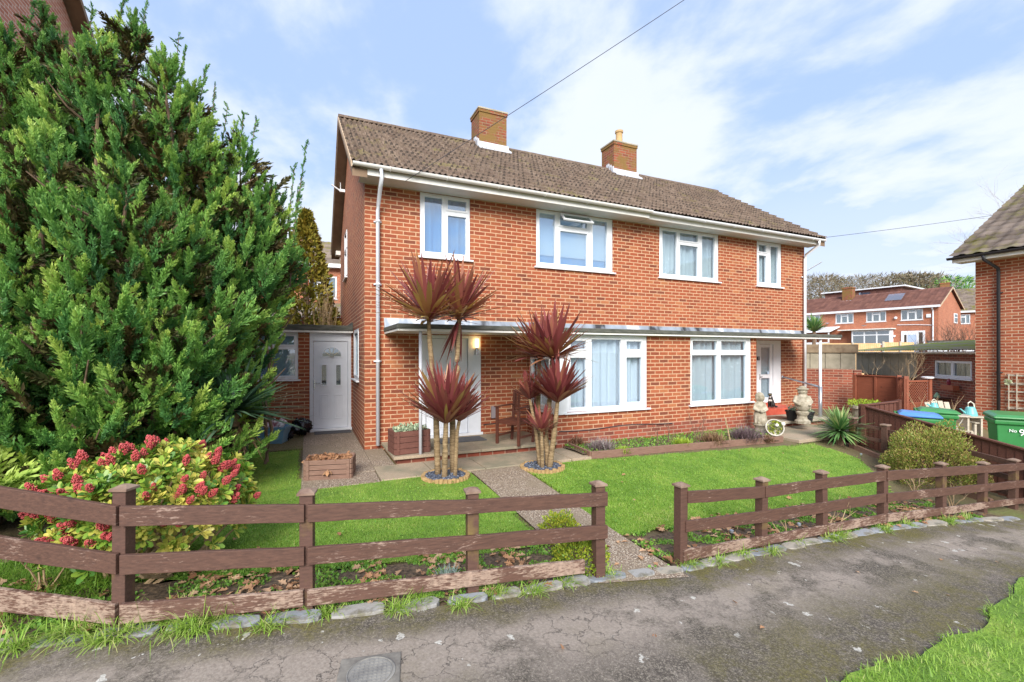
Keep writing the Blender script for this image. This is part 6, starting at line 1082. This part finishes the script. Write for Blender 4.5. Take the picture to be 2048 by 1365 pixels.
def panelfence(label, pxa, pxb, da, db_, ya, yb_, kind):
    a, c = D(pxa,ya,da), D(pxb,yb_,db_); zt1, zt2 = a.z, c.z; dvv = Vector((c.x-a.x,c.y-a.y,0)); L = dvv.length; z0 = -.45; r = thing('fence_panel', label, 'fence', (a.x,a.y,z0), math.atan2(dvv.y,dvv.x)); h = (zt1+zt2)/2-z0
    if kind == 'waney':
        b = MB(); nb = 13
        for i in range(nb): z = h*i/nb; b.prism([(-.006,z),(.012,z+.0),(.002,z+h/nb+.02),(-.012+.004,z+h/nb+.02)], 'x', .06, L-.06)
        b.build('boards', M['redfence'], r); quick('battens', M['redfence'], r, lambda b: (b.box(L/2-.025,L/2+.025,-.035,-.013,0,h), b.box(.05,L-.05,-.04,-.0135,h+.021,h+.05)))
    else:
        b = MB(); zl = h*.62; n_ = int(L/.055)
        for i in range(-6, n_+6):
            for s in (1,-1):
                x0 = i*.055*1.4; x1 = x0+s*(h-zl); za, zb_ = zl, h-.04
                t0, t1 = 0, 1
                if x0 < .04: t0 = max(t0,(.04-x0)/(x1-x0)) if x1 > x0 else 2
                if x1 < .04 and x0 > .04: t1 = (.04-x0)/(x1-x0)
                if x0 > L-.04: t0 = max(t0,(L-.04-x0)/(x1-x0)) if x1 < x0 else 2
                if x1 > L-.04 and x0 < L-.04: t1 = min(t1,(L-.04-x0)/(x1-x0))
                if t0 < t1: b.beam((x0+(x1-x0)*t0, -.004*s, za+(zb_-za)*t0), (x0+(x1-x0)*t1, -.004*s, za+(zb_-za)*t1), .006, .012)
        b.build('lattice', M['redfence'], r); quick('boards', M['redfence'], r, lambda b: [b.box(.04+i*.1,.13+i*.1,-.005,.008,0,zl-.03) for i in range(int((L-.1)/.1))]); quick('frame', M['redfence'], r, lambda b: (b.box(.0,L,-.02,.02,h-.04,h), b.box(0,L,-.02,.02,zl-.029,zl)))
    for x in (0, L): quick('post', M['redfence'], r, lambda b: b.box(x-.045,x+.045,-.045,.045,0,h+.04), bevel=.004)
panelfence('red-brown horizontal-board fence panel right of the brick garden wall', 1710, 1797, 12.9, 11.9, 752, 757, 'waney')
panelfence('narrow red-brown lattice strip joining the two fence panels', 1798, 1812, 11.8, 11.3, 755, 755, 'lattice'); panelfence('red-brown panel with a lattice top beside the blue-lidded bin', 1812, 1858, 11.3, 11.5, 760, 762, 'lattice')
# pale fences behind the garage
for px0, px1, d, y0, nm, lab in ((1640,1765,27,690,'pinewood','strip of new orange pine fencing beyond the garages'), (1765,1830,27.5,688,'pinewood','paler pine fencing beyond the corrugated roof')):
    a, c = D(px0,y0-3,d), D(px1,y0-3,d); dvv = Vector((c.x-a.x,c.y-a.y,0)); r = thing('garden_fence', lab, 'fence', (a.x,a.y,0), math.atan2(dvv.y,dvv.x)); quick('boards', M[nm], r, lambda b: [b.box(i*.12,i*.12+.112,0,.02,.0,a.z) for i in range(int(dvv.length/.12))]); quick('post', M['greywood'], r, lambda b: (b.box(-.06,.06,-.08,-.01,0,a.z+.05), b.box(dvv.length*.5,dvv.length*.5+.1,-.08,-.01,0,a.z+.05)))
# ------------------------------------------------------------ neighbouring house on the right
nh = thing('neighbouring_house', 'orange brick house corner with dark gutter at the right edge', 'house', (15.0,-2.4,-.6)); oN = Vector((15.0,-2.4,-.6))
def NB(fn, nm, m_, **k): b = MB(); b.off = oN; fn(b); return b.build(nm, m_, nh, **k)
NB(lambda b: (b.box(15.0,15.24,-12,-2.4,-.7,4.10), b.box(15.245,23,-2.64,-2.4,-.7,4.10), b.prism([(15.0,4.101),(23,4.101),(19,6.45)], 'y', -2.64, -2.4)), 'wall', M['brick_right'])
tr = tileroof('roof', M['tile_right'], nh, (14.52-oN.x,-12-oN.y,4.20-oN.z), (0,1,0), (4.6,0,2.67), 9.95, math.hypot(4.6,2.67), course=.31, pitch=.30, amp=.020, dx=.04)
NB(lambda b: (b.prism([(14.55,4.17),(19.12,6.83),(19.12,6.79),(14.55,4.13)], 'y', -12, -2.08), b.prism([(19.13,6.83),(23.6,4.2),(23.6,4.16),(19.13,6.79)], 'y', -12, -2.08)), 'roof_board', M['tile_right'])
NB(lambda b: (b.box(14.60,14.999,-12,-2.12,4.06,4.08), b.box(14.57,14.60,-12,-2.10,4.05,4.17)), 'fascia', M['dirtywhite'])
gt = gutter(nh, (14.52-oN.x,-12-oN.y,4.19-oN.z), (14.52-oN.x,-2.02-oN.y,4.19-oN.z), .06, M['black_plastic'])
NB(lambda b: (b.tube([(14.52,-2.72,4.14),(14.56,-2.72,4.04),(14.90,-2.86,3.82),(14.93,-2.86,3.72),(14.93,-2.86,-.6)], .037, 10), [b.box(14.93,15,-2.92,-2.80,z,z+.02) for z in (1.2,3.2)]), 'downpipe', M['black_plastic'], smooth=True)
def X15(px, py): r_ = ray(px, py); t = (14.96-CAMX)/r_[0]; return Vector((14.96, CAMY+r_[1]*t, CAMH+r_[2]*t))
tr_ = thing('wall_trellis', 'weathered wooden trellis fixed to the neighbouring brick wall', 'trellis', X15(2014,820)); oT = X15(2014,820)
b = MB(); b.off = oT
for py in (750,767,783,800,816): b.beam(X15(2014,py), X15(2090,py+4), .015, .035)
for px in (2018,2034,2052,2070): b.beam(X15(px,748)+Vector((-.012,0,0)), X15(px,820)+Vector((-.012,0,0)), .035, .012, (0,1,0))
b.build('slats', M['greywood'], tr_); q = X15(2018,764); r = thing('silk_flower', 'pale blue-white flower ornament hung on the trellis corner', 'ornament', q-Vector((.06,0,0))); Fo = Foli(); n = 26; Fo.add(scatter(*OBOV, np.zeros((n,3)), unit(rng.normal(0,1,(n,3))+[-1.,0,0]), None, .085, rng.uniform(.6,1,n), wsc=.05)); Fo.build('petals', M['palegreen'], r)
# ------------------------------------------------------------ terrace of houses far right
def terrace(name, label, cornerpx, d, zb, ang, L, dep, he, hr, wins, m_='brick_far', roofm='tile_far', extras=None, chim=()):
    c = D(cornerpx, 706, d); c.z = zb; r = thing(name, label, 'house', c, ang); b = MB(); mp_ = mapper('y', 0); holes(b, mp_, -L, 0, -1, he, [w_[:4] for w_ in wins], -.2, 0); b.box(-.2,0,.201,dep,-1,he); b.box(-L,-L+.2,.201,dep,-1,he); b.box(-L+.201,-.201,dep-.2,dep,-1,he)
    for x0, x1 in ((-.2,0),(-L,-L+.2)): b.prism([(.001,he+.001),(dep,he+.001),(dep/2,hr-.1)], 'x', x0, x1)
    b.build('wall', M[m_], r)
    for w_ in wins:
        x0,x1,z0,z1,cur = w_; wd = x1-x0; window(r, 'y', 0, x0, x1, z0, z1, [(x0+.08,x0+wd*.29,z0+.09,z1-.08),(x0+wd*.36,x0+wd*.64,z0+.09,z0+(z1-z0)*.68),(x0+wd*.36,x0+wd*.64,z0+(z1-z0)*.80,z1-.08),(x0+wd*.71,x1-.08,z0+.09,z1-.08)], gl='glass_dark', curtain=cur, sash=.05)
    s_ = (hr-he)/(dep/2+.3); ov = .3; LVv = math.hypot(dep/2+ov, hr-he+.1)
    tileroof('roof', M[roofm], r, (-L-.15,-ov,he+.06), (1,0,0), (0,dep/2+ov,hr-he), L+.35, LVv, course=.30, pitch=.32, amp=.015, lift=.03, dx=.08)
    b = MB(); b.prism([(-ov,he+.04),(dep/2,hr+.04),(dep+ov,he+.04),(dep+ov,he),(dep/2,hr),(-ov,he)], 'x', -L-.15, .19); b.build('roof_board', M[roofm], r)
    b = MB(); b.box(-L,.2,-ov-.08,-ov+.0,he-.09,he+.10); b.box(-L,0,-ov+.001,-.001,he-.08,he-.06); b.build('fascia', M['upvc'], r)
    b = MB(); b.prism([(-ov,he+.06),(dep/2,hr+.06),(dep/2,hr-.10),(-ov,he-.10)], 'x', .192, .22); b.prism([(dep+ov,he+.06),(dep/2+.001,hr+.06),(dep/2+.001,hr-.10),(dep+ov,he-.10)], 'x', .192, .22); b.build('verge', M['verge_tan'], r)
    for cx_, pot in chim:
        b = MB(); b.box(cx_-.45,cx_+.45,dep/2-.9,dep/2-.15,hr-.9,hr+.75); b.box(cx_-.5,cx_+.5,dep/2-.95,dep/2-.1,hr+.751,hr+.9); co = b.build('chimney', M['brick_chim'], r); quick('flashing', M['upvc'], co, lambda b: b.beam((cx_-.6,dep/2-1.0,hr-.62), (cx_+.6,dep/2-1.0,hr-.62), .06, .22))
    if extras: extras(r)
    return r
xdir = Vector((.53*RV[0]-.848*FV[0], .53*RV[1]-.848*FV[1])); angT = math.atan2(xdir.y, xdir.x)
def ext1(r):
    quick('downpipe', M['upvc'], r, lambda b: b.tube([(-.35,-.3,4.7),(-.35,-.08,4.5),(-.35,-.08,0)], .05, 8)); quick('canopy', M['dirtywhite'], r, lambda b: (b.box(-7.4,-3.0,-1.0,0,2.95,3.05),))
    bw = quick('bay_window', M['upvc'], r, lambda b: (holes(b, mapper('y',-.7), -6.3, -3.2, 1.5, 2.9, [(-6.2,-5.3,2.5,2.8),(-6.2,-5.3,1.6,2.4),(-5.2,-4.3,1.6,2.4),(-5.2,-4.3,2.5,2.8),(-4.2,-3.3,2.5,2.8),(-4.2,-3.3,1.6,2.4)], -.08, 0), b.box(-6.3,-6.22,-.61,-.0,1.5,2.9), b.box(-3.28,-3.2,-.61,0,1.5,2.9))); quick('pane', M['glass_dark'], bw, lambda b: b.box(-6.25,-3.25,-.66,-.65,1.55,2.85)); quick('bay_wall', M['brick_far'], r, lambda b: b.box(-6.3,-3.2,-.68,0,-.5,1.499))
    d_ = quick('door', M['upvc'], r, lambda b: holes(b, mapper('y',0), -2.6, -.9, .4, 2.75, [(-2.4,-2.2,.9,2.4),(-1.35,-1.05,.6,2.6)], .001, .06)); quick('door_leaf', mat('pale_blue_door', (.45,.56,.75), .4), d_, lambda b: b.box(-2.1,-1.5,-.08,-.061,.5,2.4)); quick('pane', M['glass_dark'], d_, lambda b: (b.box(-2.4,-2.2,-.01,-.003,.9,2.4), b.box(-1.35,-1.05,-.01,-.003,.6,2.6)))
    quick('porch', M['upvc'], r, lambda b: (b.prism([(-2.2,2.9),(0,3.45),(0,3.35),(-2.2,2.8)], 'x', -11.5, -7.6), [b.box(x,x+.1,-2.1,-2.0,1.0,2.85) for x in (-11.4,-10.2,-9.0,-7.8)], b.box(-11.4,-7.7,-2.1,-2.05,1.0,1.8)))
    quick('skylight', M['glass_sky'], r, lambda b: b.add([(-4.2,.9,5.75+.02),(-2.9,.9,5.77),(-2.9,2.0,6.48),(-4.2,2.0,6.48)], [(0,1,2,3)])); quick('gable_window', M['upvc'], r, lambda b: (b.box(.001,.05,4.0,4.9,3.5,4.4),)); quick('pane', M['glass_dark'], r, lambda b: (b.box(.051,.06,4.1,4.8,3.6,4.0), b.box(.051,.06,4.1,4.8,4.08,4.32)))
    quick('lamp', M['upvc'], r, lambda b: (b.ball((-3.0,-.1,4.0), .13, 10), b.ball((-3.1,-.1,2.3), .11, 8), b.box(-.8,-.5,-.1,-.001,3.9,4.2))); quick('wall_cable', M['upvc'], r, lambda b: b.tube([(-2.9,-.03,3.35),(-1.5,-.03,3.30),(-.4,-.03,3.2)], .03, 5)); quick('satellite_dish', M['metal'], r, lambda b: (b.lathe((-5.2,-.9,3.3), [(.02,0),(.25,.1)], 12), b.lathe((-8.6,-.3,3.75), [(.02,0),(.25,.1)], 12)))
UW = [(-2.65,-1.05,3.72,4.72,'red_cloth'),(-5.35,-3.75,3.72,4.72,'beige_cloth'),(-8.0,-6.4,3.72,4.72,'net'),(-11.0,-9.4,3.72,4.72,'net'),(-13.8,-12.2,3.72,4.72,'net')]
terrace('terraced_house', 'red brick terrace with a long brown roof across the gardens', 1877, 40, .95, angT, 20, 6, 4.86, 6.72, UW, extras=ext1, chim=((-7.8,0),))
terrace('terraced_house', 'brick house with grey roof and squat chimney behind the terrace gable', 1990, 52, 1.5, angT+.35, 9.5, 7, 5.0, 8.0, [(-3.2,-2.0,3.6,4.7,'net'),(-6.2,-4.6,3.6,4.7,'net')], roofm='tile_right', chim=((-3.9,0),))
rb_ = D(1745, 578, 48); r = thing('dormer_house', 'far house with a flat white-edged dormer roof showing over the terrace ridge', 'house', (rb_.x,rb_.y,1.0), angT); quick('wall', M['tile_far'], r, lambda b: b.box(-4.5,2.4,0,5,0,rb_.z-1.05)); quick('roof', M['upvc'], r, lambda b: b.box(-4.8,2.8,-.3,5.3,rb_.z-1.049,rb_.z-.93)); quick('window', M['glass_sky'], r, lambda b: b.box(-1.2,-.2,-.03,-.001,rb_.z-2.0,rb_.z-1.3))
r = thing('white_garage', 'low white-painted garage beside the terrace gable', 'garage', D(1855,706,38)-Vector((0,0,.7)), angT+.2); quick('wall', M['upvc'], r, lambda b: b.box(0,3.6,0,3,0,1.6+.0)); quick('roof', M['felt'], r, lambda b: b.box(-.1,3.7,-.1,3.1,1.601,1.72))
# hedge, shrubs and trees in the distance
def fartree(name, label, c, h, rad, n, m_, trunkm='bark', sz_=.5, w_=.12, group=None, shell=.4, cone=False, base=.3):
    root = thing(name, label, 'tree', c, 0, group); n_ = n; u = rdir(n_); t = rng.random(n_); z = h*base + t*h*(1-base); pr = np.sqrt(np.clip(1-((t-.45)/.58)**2, .02, 1)) if not cone else (np.interp(t,[0,.2,.5,.8,1],[.85,1,.86,.5,.05])); an = rng.uniform(0,6.28,n_); lump = 1+.18*np.sin(an*4+t*7)+.12*np.sin(an*7-t*12); rr = rad*pr*lump*(shell+(1-shell)*rng.random(n_)**.5)
    P = np.column_stack([np.cos(an)*rr, np.sin(an)*rr, z]); A = unit(np.column_stack([np.cos(an)*.8, np.sin(an)*.8, np.full(n_,.5)]) + rng.normal(0,.5,(n_,3))); Fo = Foli(); Fo.add(scatter(*LEAF, P, A, None, sz_*rng.uniform(.6,1.3,n_), rng.normal(.5,.25,n_)+.15*np.sin(an*4+t*9), wsc=w_*rng.uniform(.7,1.4,n_))); Fo.build('crown', M[m_], root)
    b = MB(); b.tube([(0,0,-.5),(0,0,h*.5),(rad*.1,0,h*.8)], [rad*.10,rad*.07,rad*.03], 7)
    for _ in range(7): a = rnd.uniform(0,6.28); b.tube([(0,0,h*rnd.uniform(.3,.5)), (math.cos(a)*rad*.6, math.sin(a)*rad*.6, h*rnd.uniform(.6,.85))], [rad*.05,rad*.015], 5)
    b.build('trunk', M[trunkm], root); return root
c = D(612, 650, 12.6); c.z = 1.0; fartree('golden_conifer', 'conical golden-green conifer behind the flat-roofed outbuilding', c, 5.35-1.0+.25, .72, 9000, 'gold', sz_=.13, w_=.07, cone=True, base=.0, shell=.72)
c = D(628, 640, 13.2); c.z = 1.0; bush('laurel_bush', 'dark glossy shrub at the foot of the golden conifer', 'shrub', c, (.8,.6,1.15), 1500, .11, .06, M['skimmia'], tone=(.05,.1), stems=5)
c = D(665, 645, 12.4); c.z = 1.0; twiggy('bare_shrub', 'pale bare twiggy shrub against the house gable', 'shrub', c, 1.1, .02, 3, 'twig', 7, .35, .7, tilt=.3)
a, c = D(560,632,13.8), D(685,634,13.2); closeboard('garden_fence', 'red-brown boarded fence above the outbuilding roof', a, a.z, c, c.z, 2.0, M['redfence'], .12)
fh = terrace('far_house', 'brick house with white windows glimpsed behind the golden conifer', 690, 24, 1.2, R_(-8), 5.2, 6, 5.0, 6.9, [(-1.75,-.4,3.3,4.5,'net')], roofm='tile_right', chim=((-2.2,0),)); quick('lean_to_roof', M['tile_right'], fh, lambda b: b.prism([(-1.8,2.3),(0,3.1),(0,3.0),(-1.8,2.2)], 'x', -4.8, .3)); quick('lean_to', M['brick_far'], fh, lambda b: b.box(-4.6,.1,-1.6,-.01,-.5,2.25)); quick('lean_to_fascia', M['upvc'], fh, lambda b: b.box(-4.7,.2,-1.85,-1.78,2.15,2.28))
i = 0
for px, d, ytop, kind in ((1605,70,556,0),(1640,66,553,0),(1672,74,560,0),(1705,70,557,0),(1740,76,556,0),(1765,70,552,0),(1795,78,551,1),(1825,70,550,1),(1855,74,553,1),(1880,78,556,0),(1905,70,558,2),(1655,84,556,1),(1720,86,553,0),(1840,88,551,0),(1935,84,560,0),(1570,72,556,0)):
    c = D(px, 706, d); top = CAMH+(CY-ytop)/FPX*d; c.z = 2.4; labs = ['tree_bare','tree_mixed','tree_pine']
    fartree(['bare_tree','ivy_tree','pine_tree'][kind], ['bare brown winter tree on the skyline beyond the terrace','olive-brown rounded tree on the skyline beyond the terrace','dark green pine behind the squat chimney'][kind], c, top-2.4, 3.6, 1700, ['farleaf','farleaf','conifer'][kind], sz_=.9, w_=.06 if kind == 0 else .16, group='trees on the skyline' if kind != 2 else None, base=.30)
c = D(1628,690,26); c.z = 1.0; root = thing('palm_like_tree', 'green spiky cordyline tree beside the white downpipe, in front of the terrace', 'tree', c); Fo = Foli(); strap_head(Fo, (0,0,1.9), 1.15, 170, W=.09, tone=(.5,.2), droop=.5); Fo.build('leaf_head', M['yucca'], root); quick('trunk', M['bark'], root, lambda b: b.tube([(0,0,-.3),(0,0,1.9)], [.12,.09], 8))
for px, py, d, L, lab in ((1895,700,24,1.5,'wide bare bush in front of the white garage'), (1925,705,20,1.3,'reddish bare bush at the neighbouring house corner'), (1835,700,30,1.0,'low bare bush in front of the terrace front door')):
    c = D(px, py, d); c.z = .6; twiggy('bare_bush', lab, 'shrub', c, L, .022, 3, 'twig_dark', 8, .55, .35, tilt=.7)
c = D(2075, 470, 30); c.z = .5; r = thing('bare_tree', 'fine bare tree crown rising behind the neighbouring roof', 'tree', c); b = MB(); 
for _ in range(4): branching(b, (0,0,6.0), (rnd.gauss(-.3,.5), rnd.gauss(0,.4), .8), 3.4, .03, 4, .5, .1, 3)
b.tube([(0,0,-.5),(0,0,6.05)], [.28,.2], 8); b.build('branches', mat('pale_grey_twig', (.42,.38,.36), .9), r)
# neighbouring house on the left, mostly hidden by the conifer
lh = thing('neighbouring_house', 'pale red brick gable of the house behind the conifer at top left', 'house', (-5.75,5.55,1.0)); oL = Vector((-5.75,5.55,1.0)); sL = .70
b = MB(); b.off = oL; ya, yr = 5.55, 1.6; b.prism([(ya,.9),(ya,8.75),(yr,8.75+sL*(ya-yr)),(yr-4,8.75+sL*(ya-yr-4)),(yr-4,.9)], 'x', -6.0, -5.75); b.box(-12,-6.001,ya-.25,ya,.9,8.7); b.build('wall', M['brick_left'], lh)
b = MB(); b.off = oL; b.prism([(ya+.45,8.75-.32+.05),(yr,8.75+sL*(ya-yr)+.05),(yr-4.4,8.75+sL*(ya-yr-4.4)+.05),(yr-4.4,8.75+sL*(ya-yr-4.4)+.2),(yr,8.75+sL*(ya-yr)+.2),(ya+.45,8.75-.32+.2)], 'x', -12, -5.45); b.build('roof', M['soffit_brown'], lh)
